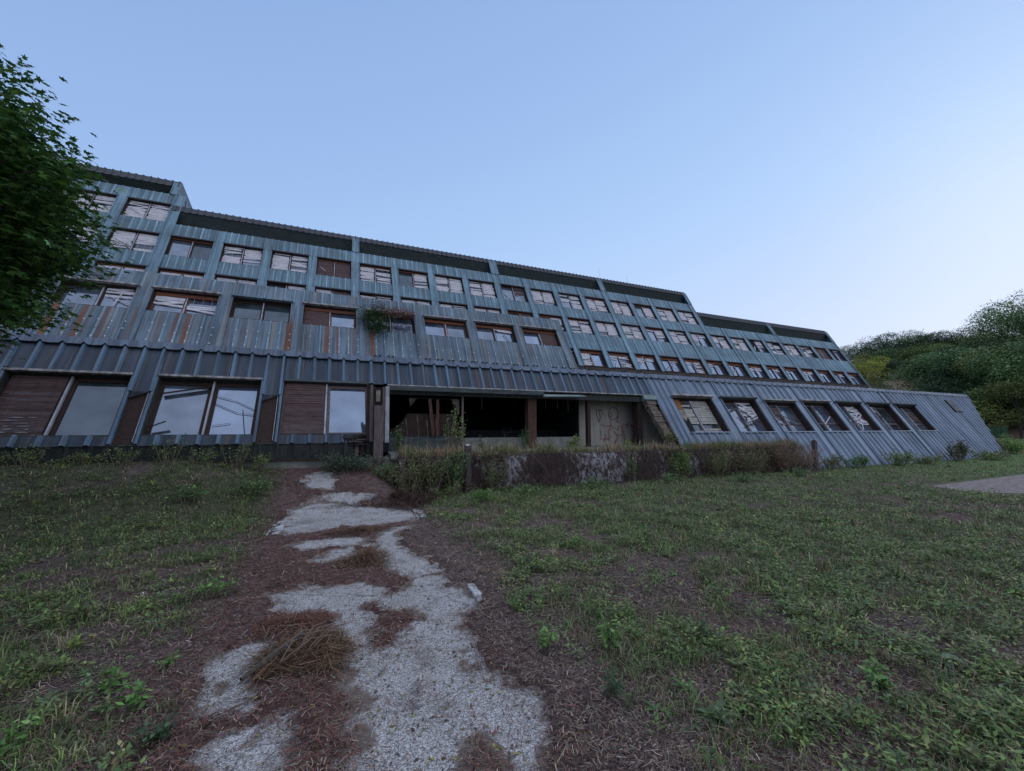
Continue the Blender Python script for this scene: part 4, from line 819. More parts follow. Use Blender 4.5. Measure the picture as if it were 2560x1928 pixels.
# ------------------------------------------------------------------ vegetation library (numpy)
def rot_frames(n, tiltmax=1.2, rng=RNG):
    a = rng.uniform(0, 2 * pi, n); t = rng.uniform(0, tiltmax, n); r = rng.uniform(0, 2 * pi, n)
    nx, ny, nz = np.sin(t) * np.cos(a), np.sin(t) * np.sin(a), np.cos(t)
    N_ = np.stack([nx, ny, nz], 1); h = np.stack([np.cos(r), np.sin(r), np.zeros(n)], 1)
    U = h - (h * N_).sum(1)[:, None] * N_; U /= np.linalg.norm(U, axis=1)[:, None]; Vv = np.cross(N_, U); return U, Vv, N_
def var_cols(base, n, v=.3, rng=RNG):
    base = np.array(base); 
    if base.ndim == 1: base = base[None]
    c = base[rng.integers(0, len(base), n)]; return np.clip(c * np.exp(rng.normal(0, v, (n, 1))) * np.exp(rng.normal(0, .08, (n, 3))), 0.004, 1)
KITE = (np.array([[0, 0], [.42, .25], [1, 0], [.42, -.25]]), [(0, 1, 2, 3)])
def mk_maple():
    pts = []
    for ang, r in ((-112, .60), (-82, .30), (-52, .88), (-24, .42), (0, 1.0), (24, .42), (52, .88), (82, .30), (112, .60)):
        pts.append((.33 + r * .67 * cos(radians(ang)), r * .62 * sin(radians(ang))))
    return np.array([(0, 0)] + pts), [tuple(range(0, 10))]
MAPLE = mk_maple()
def leaves_mesh(name, P_, size, cols, shape=KITE, tiltmax=1.3, mat='leaf', frames=None, bend=.15, rng=RNG):
    n = len(P_); U, Vv, N_ = frames if frames else rot_frames(n, tiltmax, rng)
    sh, fc = shape; k = len(sh); s = size * np.ones(n) if np.isscalar(size) else size
    co = P_[:, None, :] + (U[:, None, :] * sh[None, :, 0, None] + Vv[:, None, :] * sh[None, :, 1, None] - N_[:, None, :] * (sh[None, :, 0, None] ** 2 * bend + np.abs(sh[None, :, 1, None]) * .12)) * s[:, None, None]
    F = []; sz = []
    base = (np.arange(n) * k)[:, None]
    f = np.array(fc[0])[None, :] + base
    me = np_mesh(name, co.reshape(-1, 3), np.full(n, len(fc[0])), f, M[mat], np.repeat(cols, k, 0)); return me
def blades_mesh(name, x, y, z, h, w, lean, cols, mat='blade', rng=RNG):
    n = len(x); a = rng.uniform(0, 2 * pi, n); d = np.stack([np.cos(a), np.sin(a), np.zeros(n)], 1); s = np.stack([-np.sin(a), np.cos(a), np.zeros(n)], 1)
    B = np.stack([x, y, z], 1); up = np.array([[0, 0, 1.]])
    h = h[:, None]; w = w[:, None]; lean = lean[:, None]
    p0 = B - s * w / 2; p1 = B + s * w / 2; m_ = B + up * h * .6 + d * h * lean * .35
    p2 = m_ - s * w * .42; p3 = m_ + s * w * .42; p4 = B + up * h * (1 - .35 * np.minimum(lean, 1.5)) + d * h * lean
    V_ = np.stack([p0, p1, p3, p2, p4], 1).reshape(-1, 3); b = (np.arange(n) * 5)[:, None]
    q = b + np.array([[0, 1, 2, 3]]); t = b + np.array([[3, 2, 4]])
    F = np.concatenate([q, t], 1).ravel(); sz = np.tile([4, 3], n)
    return np_mesh(name, V_, sz, F, M[mat], np.repeat(cols, 5, 0))
def ribbons_mesh(name, P_, L_, w, yaw, pitch, cols, mat='litter', curve=.15, rng=RNG):
    n = len(P_); d = np.stack([np.cos(yaw) * np.cos(pitch), np.sin(yaw) * np.cos(pitch), np.sin(pitch)], 1); s = np.stack([-np.sin(yaw), np.cos(yaw), np.zeros(n)], 1)
    c = (rng.normal(0, curve, n) * L_)[:, None]; L2 = (L_ / 2)[:, None]; w = w[:, None] / 2; up = np.array([[0, 0, 1.]])
    a = P_ - d * L2; m_ = P_ + s * c + up * np.abs(c) * .4; e = P_ + d * L2
    V_ = np.stack([a - s * w, a + s * w, m_ + s * w, m_ - s * w, e + s * w * .5, e - s * w * .5], 1).reshape(-1, 3); b = (np.arange(n) * 6)[:, None]
    F = np.concatenate([b + np.array([[0, 1, 2, 3]]), b + np.array([[3, 2, 4, 5]])], 1).ravel()
    return np_mesh(name, V_, np.full(2 * n, 4), F, M[mat], np.repeat(cols, 6, 0))
def polar_pts(n, r0, r1, a0=-32, a1=82, rng=RNG, p=0.0):
    r = np.exp(rng.uniform(math.log(r0), math.log(r1), n)) if p == 0 else (r0 + (r1 - r0) * rng.uniform(0, 1, n) ** p)
    a = np.radians(rng.uniform(a0, a1, n)); return r * np.sin(a), r * np.cos(a)
def on_lawn(x, y):
    ok = ~((x > 1.55) & (x < 36.5) & (y > 10.15)) & ~((x <= 1.55) & (y > 11.05)) & ~((x > 14.8) & (y > 3.4) & (y < 6.4)); return ok & (y > .2)
def in_path(x, y): return (x > -.72) & (x < 1.56)
GREENS = [(0.096, 0.156, 0.037), (0.124, 0.184, 0.048), (0.079, 0.127, 0.048), (0.164, 0.213, 0.064), (0.107, 0.162, 0.069), (0.192, 0.191, 0.080)]
def ground_cover():
    n = 300000; x, y = polar_pts(n, 1.6, 42); g = greenness(x, y)
    keep = on_lawn(x, y) & (RNG.random(n) < g * .85 + .10) & ~in_path(x, y); x, y, g = x[keep], y[keep], g[keep]
    n = len(x); r = np.hypot(x, y); h = RNG.gamma(3, .0135, n) + .013; h *= (0.7 + .5 * g); w = .0026 + .0008 * r; h *= 1 - .012 * np.minimum(r, 30)
    c = var_cols([(0.095, 0.150, 0.046), (0.135, 0.185, 0.064), (0.21, 0.18, 0.10), (0.072, 0.118, 0.042)], n, .38)
    dead = RNG.random(n) > (g * .75 + .2); c[dead] = var_cols([(0.20, 0.15, 0.11), (0.14, 0.10, 0.08)], dead.sum(), .35)
    tag(link('grass', blades_mesh('grass', x, y, ground_z(x, y) - .005, h, w, np.abs(RNG.normal(.9, .5, n)), c)), 'short patchy green grass growing over the lawn on both sides of the path', 'grass', kind='stuff')
    nt_ = 5200; x, y = polar_pts(nt_, 1.8, 30); g = greenness(x, y); keep = on_lawn(x, y) & ~in_path(x, y) & (RNG.random(nt_) < .15 + .7 * g); x, y = x[keep], y[keep]; nt_ = len(x); K = 14
    hh = np.repeat(RNG.gamma(4, .017, nt_) + .025, K) * RNG.uniform(.5, 1.1, nt_ * K); base = np.repeat(var_cols([(0.11, 0.16, 0.05), (0.15, 0.19, 0.07), (0.22, 0.19, 0.11), (0.08, 0.13, 0.045), (0.19, 0.15, 0.10)], nt_, .25), K, 0)
    xx = np.repeat(x, K) + RNG.normal(0, .025, nt_ * K); yy = np.repeat(y, K) + RNG.normal(0, .025, nt_ * K); r = np.hypot(xx, yy)
    tag(link('grass_tufts', blades_mesh('grass_tufts', xx, yy, ground_z(xx, yy) - .005, hh, .0028 + .0007 * r, np.abs(RNG.normal(.7, .45, nt_ * K)), base * np.exp(RNG.normal(0, .15, (nt_ * K, 1))))), 'taller tufts of green and straw coloured grass scattered over the lawn', 'grass tufts', kind='stuff')
    n = 9000; x, y = polar_pts(n, 1.5, 24); keep = on_lawn(x, y); x, y = x[keep], y[keep]; n = len(x)
    tag(link('fallen_leaves', leaves_mesh('fallen_leaves', np.stack([x, y, np.maximum(ground_z(x, y), base_h(x, y)) + .006], 1), RNG.uniform(.012, .035, n) * (1 + .05 * np.hypot(x, y)), var_cols([(0.16, 0.10, 0.065), (0.10, 0.062, 0.045), (0.24, 0.18, 0.11), (0.20, 0.19, 0.05)], n, .3), tiltmax=.5)), 'small dry fallen leaves scattered on the ground and the path', 'fallen leaves', kind='stuff')
    # low leafy weeds: rosettes of small leaves
    n = 90000; x, y = polar_pts(n, 1.5, 38); g = greenness(x, y); cl = fbm(x * 2.6, y * 2.6, 31)
    keep = on_lawn(x, y) & ~in_path(x, y) & (RNG.random(n) < sst(.38, .66, cl) * (.12 + .8 * g) * (.6 + .4 * sst(2, 6, np.hypot(x, y)))); x, y = x[keep], y[keep]; n = len(x); K = 7
    z = ground_z(x, y); r = np.hypot(x, y); R = RNG.uniform(.02, .06, n) * (1 + .03 * r); hh = RNG.uniform(.02, .12, n)
    a = RNG.uniform(0, 2 * pi, (n, K)); rad = R[:, None] * RNG.uniform(.1, 1, (n, K)); t = RNG.uniform(.2, 1, (n, K))
    P_ = np.stack([x[:, None] + rad * np.cos(a), y[:, None] + rad * np.sin(a), z[:, None] + hh[:, None] * t + .01], -1).reshape(-1, 3)
    tl = RNG.uniform(.1, 1.25, n * K); aa = a.ravel(); N_ = np.stack([-np.sin(tl) * np.cos(aa), -np.sin(tl) * np.sin(aa), np.cos(tl)], 1); U = np.stack([np.cos(tl) * np.cos(aa), np.cos(tl) * np.sin(aa), np.sin(tl)], 1); Vv = np.cross(N_, U)
    pc = var_cols(GREENS, n, .25); c = np.repeat(pc, K, 0) * np.exp(RNG.normal(0, .15, (n * K, 1)))
    tag(link('weeds', leaves_mesh('weeds', P_, RNG.uniform(.016, .038, n * K) * (1 + .045 * np.repeat(r, K)), c, frames=(U, Vv, N_), bend=.5)), 'low leafy green weeds spread among the grass of the lawn', 'weeds', kind='stuff')
    # dry straw and stems
    n = 230000; x, y = polar_pts(n, 1.5, 26); g = greenness(x, y); sd = np.full(n, 1.0); q = in_path(x, y); sd[q] = path_sd(x[q], y[q])
    keep = on_lawn(x, y) & (RNG.random(n) < 1.05 - .6 * g) & (RNG.random(n) < np.where(sd > -.02, 1.0, .05 + .5 * np.exp(np.minimum(sd, 0) / .06))); x, y = x[keep], y[keep]; n = len(x); r = np.hypot(x, y); rd = np.clip(redness(x, y), 0, 1)
    z = np.maximum(ground_z(x, y), base_h(x, y)) + RNG.uniform(.002, .022, n)
    c = var_cols([(0.14, 0.105, 0.088), (0.10, 0.072, 0.063), (0.20, 0.155, 0.125), (0.070, 0.050, 0.046)], n, .38); rr = RNG.random(n) < rd * .55; c[rr] = var_cols([(0.15, 0.068, 0.052), (0.11, 0.048, 0.040)], rr.sum(), .3)
    pale = RNG.random(n) < .015; c[pale] = var_cols([(0.30, 0.25, 0.20)], pale.sum(), .2)
    tag(link('straw_litter', ribbons_mesh('straw_litter', np.stack([x, y, z], 1), RNG.gamma(2.0, .012, n) + .008 + .003 * r, .0013 + .00075 * r + RNG.exponential(.0007, n), RNG.uniform(0, 2 * pi, n), RNG.normal(0, .22, n), c, curve=.07)), 'dry brown straw and broken stems covering the soil and the path edges', 'straw', kind='stuff')
ground_cover()

def clump(name, loc, n, rad, hgt, size, cols, label, cat, group=None, shape=KITE, stems=8, stemh=None, tiltmax=1.3, stemcol='twig', seed=0, blades=0, bcols=None, top_bias=.6, parts=('foliage', 'stem')):
    rng = np.random.default_rng(seed + 100); t = empty(name, loc, label, cat, group); rx, ry = (rad, rad) if np.isscalar(rad) else rad
    ns = max(1, stems); sa = rng.uniform(0, 2 * pi, ns); sr = rng.uniform(.1, .9, ns); tips = np.stack([np.cos(sa) * sr * rx, np.sin(sa) * sr * ry, hgt * rng.uniform(.45, 1, ns)], 1); roots = tips * np.array([.35, .35, 0])
    k = rng.integers(0, ns, n); f = rng.uniform(.15, 1, n) ** top_bias; P_ = roots[k] * (1 - f)[:, None] + tips[k] * f[:, None] + rng.normal(0, 1, (n, 3)) * np.array([rx, ry, hgt]) * (.10 if ns > 3 else .07); P_[:, 2] = np.abs(P_[:, 2])
    cc = var_cols(cols, n, .28, rng); link(parts[0], leaves_mesh(name + '_' + parts[0], P_, rng.uniform(.6, 1.3, n) * size, cc, shape, tiltmax, rng=rng), t)
    b = MB()
    for r_, q in zip(roots, tips): m_ = (r_ + q) / 2 + rng.normal(0, .04, 3) * hgt; b.tube([r_ - np.array([0, 0, .05]), m_, q], [.006 + .006 * hgt, .005 + .004 * hgt, .002 + .002 * hgt], stemcol, 4)
    if stems: b.build(parts[1], t)
    if blades:
        x = rng.normal(0, rx * .5, blades); y = rng.normal(0, ry * .5, blades); link('blade', blades_mesh('b', x, y, x * 0, rng.uniform(.4, 1.1, blades) * hgt, np.full(blades, .008), np.abs(rng.normal(.4, .3, blades)), var_cols(bcols or GREENS, blades, .25, rng), rng=rng), t)['kind'] = 'stuff'
    return t
def gz(x, y): return float(ground_z(np.array([x]), np.array([y]))[0])
def broadleaf(loc, n, L, cols, label, cat='weed', seed=0, wid=.3, arch=.9, group=None):
    """plant with large arching strap or ovate leaves, each leaf a part"""
    rng = np.random.default_rng(seed); L *= .68; wid *= .8; n = int(n * 1.3); t = empty('broadleaf_weed', loc, label, cat, group)
    for i in range(n):
        a = 2 * pi * i / n + rng.uniform(-.3, .3); l = L * rng.uniform(.6, 1.1); e = rng.uniform(.35, 1.1); K = 6; vs = []
        for j in range(K + 1):
            s = j / K; th = e - arch * s * 1.3; 
            if j == 0: px, pz = 0.01, 0.01
            else: px += cos(th) * l / K; pz += sin(th) * l / K
            w = wid * l * math.sin(pi * (0.08 + .92 * s) ** .8) * .5 + .003
            for q in (-1, 0, 1): vs.append((cos(a) * px - sin(a) * w * q, sin(a) * px + cos(a) * w * q, max(pz, .01) + abs(q) * w * .35))
        fs = []
        for j in range(K):
            for q in (0, 1): fs.append((j * 3 + q, j * 3 + q + 1, j * 3 + q + 4, j * 3 + q + 3))
        me = bpy.data.meshes.new('leaf'); me.from_pydata(vs, [], fs); me.materials.append(M['leaf']); c = var_cols(cols, 1, .2, rng)[0]; set_col(me, np.tile(c, (len(vs), 1)) * (1 + .2 * np.tile([0, 1, 0], K + 1)[:, None]), 'POINT'); me.polygons.foreach_set('use_smooth', [True] * len(fs)); link('leaf', me, t)
    return t
LG = [(0.109, 0.217, 0.051), (0.087, 0.174, 0.043), (0.138, 0.239, 0.065)]; DG = [(0.043, 0.087, 0.041), (0.058, 0.113, 0.043), (0.038, 0.072, 0.032)]
YG = [(0.217, 0.275, 0.065), (0.160, 0.232, 0.058)]
FG = 'leafy weeds in the foreground lawn'
for i, (x, y, r_, h, n, sz, cols, lab) in enumerate([
    (-.91, 4.87, .16, .17, 150, .040, LG, 'bushy bright green weed left of the path behind the dry brush pile'),
    (-.94, 3.19, .13, .15, 90, .045, LG, 'light green leafy weed at the left path edge in the near foreground'),
    (-.72, 2.82, .15, .12, 110, .040, DG, 'dark green round leaved weed at the bottom left beside the path'),
    (-1.16, 3.45, .16, .14, 110, .042, LG, 'trailing light green weed reaching diagonally through the left lawn'),
    (-1.36, 3.0, .17, .13, 120, .045, LG, 'bright green spreading weed low in the left corner of the lawn'),
    (-1.75, 3.05, .22, .20, 170, .040, DG, 'dusky green leafy clump at the far lower left edge'),
    (-1.60, 4.15, .10, .10, 60, .040, YG, 'small yellow green seedling on the bare soil of the left lawn'),
    (-.88, 3.62, .10, .10, 50, .036, LG, 'small green seedlings on the soil beside the brush pile'),
    (1.62, 3.50, .22, .18, 170, .034, LG, 'wide fresh green weed patch right of the path beside the edging stone'),
    (1.48, 2.78, .10, .17, 90, .038, LG, 'upright green weed at the right path edge in the foreground'),
    (1.92, 2.62, .12, .20, 120, .050, LG, 'tall bright green weed standing in the right foreground'),
    (1.60, 2.18, .12, .13, 90, .034, DG, 'dark small leaved weed below the tall green one on the right'),
    (2.10, 4.4, .25, .15, 150, .036, DG, 'dark spreading weed patch in the middle of the right lawn'),
    (3.10, 4.9, .22, .17, 150, .036, LG, 'pale green weed mound in the middle distance of the right lawn'),
    (2.66, 2.46, .14, .13, 90, .036, DG, 'dark green leafy weed at the lower right between straw patches'),
    (3.15, 1.62, .16, .12, 110, .05, LG, 'serrated green weed at the bottom right corner')]):
    clump('leafy_weed', (x, y, gz(x, y)), n, r_, h, sz, cols, lab, 'weed', FG, stems=7, seed=i, stemcol='leafstem' if 'leafstem' in M else 'twig')
for i, (x, y, n, L, cols, lab, w) in enumerate([
    (1.98, 1.80, 10, .19, [(0.075, 0.125, 0.065)], 'large rosette of pale arching leaves in the right foreground', .30),
    (2.40, 1.72, 13, .17, [(0.045, 0.105, 0.028)], 'rosette of long glossy green leaves right of the pale rosette', .26),
    (2.05, 2.05, 7, .14, [(0.06, 0.13, 0.035)], 'small rosette of upright lance leaves in the right foreground', .28),
    (1.75, 1.98, 8, .13, [(0.07, 0.14, 0.04)], 'narrow leaved green tuft behind the pale rosette', .22),
    (3.85, 1.62, 5, .20, [(0.12, 0.18, 0.12)], 'pair of big rounded pale blue green leaves near the right edge', .75),
    (3.30, 1.28, 9, .20, [(0.05, 0.12, 0.035)], 'broad leaved green dock plant at the bottom right edge', .34),
    (-1.35, 3.72, 9, .20, [(0.06, 0.085, 0.035)], 'tuft of long dull green grass leaves in the left foreground', .08),
    (1.75, 1.62, 6, .12, [(0.06, 0.13, 0.035)], 'small green tuft at the very bottom of the lawn', .26)]):
    broadleaf((x, y, gz(x, y)), n, L, cols, lab, 'weed', seed=40 + i, wid=w, group='broad leaved weeds')

# brush piles and fallen wood on the path
def brush(loc, n, rx, ry, h, cols, label, seed, L=.28, name='brush_pile', yaw=None, w=.004):
    rng = np.random.default_rng(seed); t = empty(name, loc, label, 'brush pile')
    a = rng.uniform(0, 2 * pi, n); lob = 1 + .35 * (vn(np.cos(a) * 1.6 + seed, np.sin(a) * 1.6, seed) - .5) * 2; rr = rng.uniform(0, 1, n) ** .75; x = rr * np.cos(a) * rx * lob * 1.15; y = rr * np.sin(a) * ry * lob * 1.15; z = rng.uniform(0, 1, n) * h * (1 - np.minimum(rr, 1) * .85) * (.4 + 1.1 * vn(x * 9, y * 9, seed)) + .01
    yw = rng.uniform(0, 2 * pi, n) if yaw is None else rng.normal(yaw, 1.1, n)
    link('twigs', ribbons_mesh('twigs', np.stack([x, y, z], 1), rng.uniform(.4, 1.2, n) * L, rng.uniform(.5, 1.4, n) * w, yw, rng.normal(0, .3, n), var_cols(cols, n, .35, rng), curve=.12, rng=rng), t)['kind'] = 'stuff'; return t
TW = [(0.115, 0.070, 0.040), (0.085, 0.045, 0.028), (0.17, 0.115, 0.070), (0.055, 0.032, 0.024)]; RD = [(0.14, 0.068, 0.048), (0.10, 0.052, 0.040)]
bp = brush((-.08, 3.42, .03), 1600, .31, .24, .075, TW, 'dry brown brush pile with long stalks lying on the path', 1, yaw=.9)
b = MB(); b.tube([(-.34, -.24, .03), (-.18, -.06, .06), (-.02, .12, .08)], [.012, .028, .018], 'bark', 7); b.build('dark_branch', bp)
b = MB()
for q in range(14):
    a = random.uniform(.2, 1.4); x0, y0 = random.uniform(-.3, .1), random.uniform(-.2, .15); l = random.uniform(.2, .45); b.tube([(x0, y0, .06), (x0 + cos(a) * l * .5, y0 + sin(a) * l * .5, .13), (x0 + cos(a) * l, y0 + sin(a) * l * .9, .10)], [.003, .003, .002], 'twig', 4)
o = b.build('long_stalks', bp); o['kind'] = 'stuff'
brush((-.17, 3.95, .03), 900, .30, .16, .05, RD, 'patch of rust red dead needles behind the brush pile', 2, L=.12)
brush((.50, 5.45, .03), 1100, .24, .30, .10, TW, 'small tangled heap of dry grass in the middle of the path', 3, L=.16)
brush((.48, 6.95, .03), 900, .42, .16, .06, RD + TW, 'flat band of reddish dead needles across the path before the slab', 4, L=.14)
brush((.35, 8.98, .05), 1300, .95, .12, .05, RD + TW, 'band of brown needles between the two upper slabs', 5, L=.16)
brush((1.45, 9.3, .04), 3600, .95, .7, .20, [(0.055, 0.030, 0.026), (0.035, 0.020, 0.019), (0.085, 0.046, 0.036)], 'dark heap of dead branches beside the path at the planter corner', 6, L=.30, w=.006)
for x, y, a, l, lab in ((-.44, 2.98, .1, .13, 'short pale split stick at the tip of the dark branch'), (.50, 2.52, 1.25, .13, 'thin dark twig lying on the open slab'), (.37, 2.98, .8, .14, 'forked brown twig on the slab near the middle'), (-.02, 2.22, .9, .12, 'small grey twig at the bottom of the path')):
    b = MB(); b.tube([(0, 0, 0.012), (cos(a) * l * .5, sin(a) * l * .5, .022), (cos(a + .25) * l, sin(a + .25) * l, .012)], [.006, .005, .003], 'twig', 5); o = b.build('twig'); o.location = (x, y, .0); tag(o, lab, 'twig')
for (x, y, sx, sy, rz, lab) in ((-.66, 7.95, .11, .30, .05, 'pale broken edging stone on the left side of the path'), (-.67, 7.50, .10, .22, -.1, 'small pale edging fragment just nearer than the left edging stone'), (1.63, 8.0, .10, .42, -.05, 'pale edging stone at the right corner of the wide slab'), (1.38, 4.02, .055, .24, -.05, 'narrow white edging stone on the right side of the path')):
    b = MB(); n_ = 7; rg = random.Random(int(x * 100)); ring = [(sx * (rg.uniform(.8, 1.05)) * q, sy * t_) for q, t_ in [(-1, -1), (1, -1), (1, -.3), (1, .35), (1, 1), (-.6, 1), (-1, .2)]]
    b.add([(p[0], p[1] + rg.uniform(-.02, .02), -.05) for p in ring] + [(p[0] * .88, p[1] * .95 + rg.uniform(-.015, .015), .022 + rg.uniform(-.006, .012)) for p in ring], [tuple(range(7, 14)), tuple(range(6, -1, -1))] + [(i, (i + 1) % 7, (i + 1) % 7 + 7, i + 7) for i in range(7)], 'curb'); o = b.build('edging_stone'); o.location = (x, y, .0); o.rotation_euler.z = rz; tag(o, lab, 'edging stone', 'path edging stones')

# plants around the planter and the building foot
PL = 'plants along the foot of the building'
MIX = [(0.098, 0.162, 0.050), (0.156, 0.198, 0.058), (0.069, 0.108, 0.046), (0.215, 0.162, 0.083)]
defs = [
 (.55, 10.55, .85, .42, 1500, .055, [(0.050, 0.075, 0.048), (0.065, 0.092, 0.055)], 'low dark juniper bush lying over the path end before the foundation', 'juniper_bush', 'bush', 30),
 (1.35, 10.35, .45, .50, 500, .05, LG + RD, 'green and reddish shrub between the juniper and the planter corner', 'shrub', 'shrub', 12),
 (1.75, 9.85, .55, .85, 1300, .042, MIX + [(0.17, 0.10, 0.07)], 'tangled green and russet shrub hiding the planter corner', 'shrub', 'shrub', 22),
 (2.30, 9.95, .55, .95, 1100, .045, MIX, 'tangled green shrub growing up the left end of the planter', 'shrub', 'shrub', 20),
 (2.85, 9.95, .50, 1.0, 1100, .045, DG + LG, 'leafy green shrub on the planter face left of the steel post', 'shrub', 'shrub', 18),
 (2.55, 9.55, .45, .35, 450, .04, MIX, 'low weeds below the planter left of the steel post', 'weed_clump', 'weed', 14),
 (3.85, 10.0, .45, .75, 600, .04, MIX, 'thin green shrub right of the left steel post', 'shrub', 'shrub', 14),
 (3.10, 8.6, .45, .30, 500, .04, LG, 'bright weed patch in the lawn before the left steel post', 'weed_clump', 'weed', 12),
 (10.2, 10.05, .55, .85, 900, .05, YG + LG, 'yellow green trailing plant hanging over the planter middle', 'shrub', 'shrub', 14),
 (8.3, 10.05, .30, .75, 300, .045, LG, 'narrow green creeper hanging down the planter wall', 'shrub', 'shrub', 8),
 (11.6, 10.0, .95, .92, 1900, .04, MIX + [(0.17, 0.12, 0.085)], 'dense mixed green shrub covering the planter right of its middle', 'shrub', 'shrub', 22),
 (13.1, 9.95, 1.1, .98, 1900, .04, MIX + [(0.20, 0.095, 0.065), (0.22, 0.15, 0.11)], 'green shrub with reddish tips before the second right window', 'shrub', 'shrub', 22),
 (14.9, 9.9, 1.0, 1.18, 2100, .04, [(0.270, 0.128, 0.095), (0.203, 0.115, 0.088), (0.135, 0.169, 0.068)], 'red brown bramble mound near the right end of the planter', 'bramble', 'bush', 26),
 (16.0, 9.85, .85, .98, 1500, .035, [(0.325, 0.221, 0.176), (0.221, 0.130, 0.104)], 'dry pale bramble heap beside the right steel post', 'bramble', 'bush', 30),
 (17.6, 10.0, .80, .55, 700, .06, MIX + RD, 'brown and green scrub just right of the right steel post', 'scrub', 'bush', 14),
 (19.2, 9.8, .9, .5, 800, .06, LG + DG, 'low green bush at the cladding foot below the fourth right window', 'scrub', 'bush', 14),
 (21.8, 9.7, .9, .65, 800, .07, YG + MIX, 'yellow green bush at the cladding foot below the sixth right window', 'scrub', 'bush', 14),
 (24.0, 9.7, 1.0, .45, 700, .07, MIX, 'brownish low scrub along the cladding foot', 'scrub', 'bush', 14),
 (27.2, 9.9, .9, 1.0, 900, .08, [(0.11, 0.085, 0.045), (0.07, 0.085, 0.035)], 'taller olive bush before the torn lower edge of the cladding', 'scrub', 'bush', 14),
 (29.6, 9.6, 1.4, .5, 900, .08, MIX, 'wide low scrub near the right end of the building', 'scrub', 'bush', 14),
 (37.5, 11.2, 1.6, 1.1, 1200, .10, YG + LG, 'bright green bushes beyond the right end of the building', 'scrub', 'bush', 16),
 (41.0, 12.0, 1.8, .9, 1200, .10, LG + YG, 'green scrub by the field right of the building end', 'scrub', 'bush', 16),
]
for i, (x, y, r_, h, n, sz, cols, lab, nm, cat, st) in enumerate(defs):
    clump(nm, (x, y, gz(x, y) if x > 1.9 or y < 9 else float(base_h(x, y))), int(n * 1.7), (r_, r_ * .6), h, sz * 1.05, cols, lab, cat, PL, stems=st, seed=60 + i)
xs_ = [(-6.3, .35), (-5.6, .25), (-5.0, .4), (-4.3, .25), (-3.7, .35), (-3.0, .5), (-2.4, .35), (-1.8, .5), (-1.3, .45), (-7.2, .5)]
wl = ['at the far left edge', 'below the first left window', 'below the mullion of the first left window', 'between the first two left windows', 'below the corner of the second left window', 'below the middle of the second left window', 'at the right of the second left window', 'between the second and third left windows', 'where the foundation starts', 'outside the far left bay']
for i, ((x, h), q) in enumerate(zip(xs_, wl)):
    y = 10.75 + .15 * (i % 2); clump('weed_clump', (x, y, gz(x, y)), 380, (.42, .25), h, .04, LG + YG + MIX, 'green weeds against the dark skirting ' + q, 'weed', PL, stems=12, seed=90 + i)
for i, (x, y, lab) in enumerate(((-1.3, 9.6, 'round leafy weed mound in the lawn before the foundation'), (-2.2, 9.2, 'low weed mound in the left lawn near the building'), (4.4, 8.9, 'green weed mound before the planter in the right lawn'), (6.4, 9.3, 'fresh green weed clump at the foot of the exposed white planter wall'), (9.0, 9.3, 'light green weed clump at the planter foot below the creeper'), (11.2, 8.6, 'green clump in the right lawn before the shrub row'), (14.0, 8.9, 'low clump in the lawn before the bramble mound'))):
    clump('weed_clump', (x, y, gz(x, y)), 520, (.6, .35), .30, .05, LG + DG, lab, 'weed', 'weed clumps in the lawn near the planter', stems=14, seed=120 + i)
# vines and dead stems over the planter face
ORD = ['first', 'second', 'third', 'fourth', 'fifth', 'sixth', 'seventh', 'eighth', 'ninth', 'tenth', 'eleventh', 'twelfth', 'thirteenth', 'fourteenth', 'fifteenth', 'sixteenth', 'seventeenth', 'eighteenth']
for i in range(16):
    x = [2.3, 2.9, 3.7, 4.3, 4.9, 5.1, 6.3, 7.6, 8.5, 9.0, 9.9, 11.0, 13.0, 14.3, 15.2, 15.9][i]; rng = random.Random(i); b = MB(); z = .92; pts = [(0, .25, z)]
    for k in range(6): pts.append((pts[-1][0] + rng.uniform(-.15, .22), -.02 - .04 * k - rng.uniform(0, .06), max(.02, z - (k + 1) * .16)))
    b.tube(pts, [.011, .010, .009, .008, .007, .006, .005], 'twig', 5); o = b.build('bare_vine', None); o.location = (x, 10.24, 0); tag(o, ORD[i] + ' from the left of the bare pale vines hanging down the planter wall', 'vine', 'bare vines on the planter')
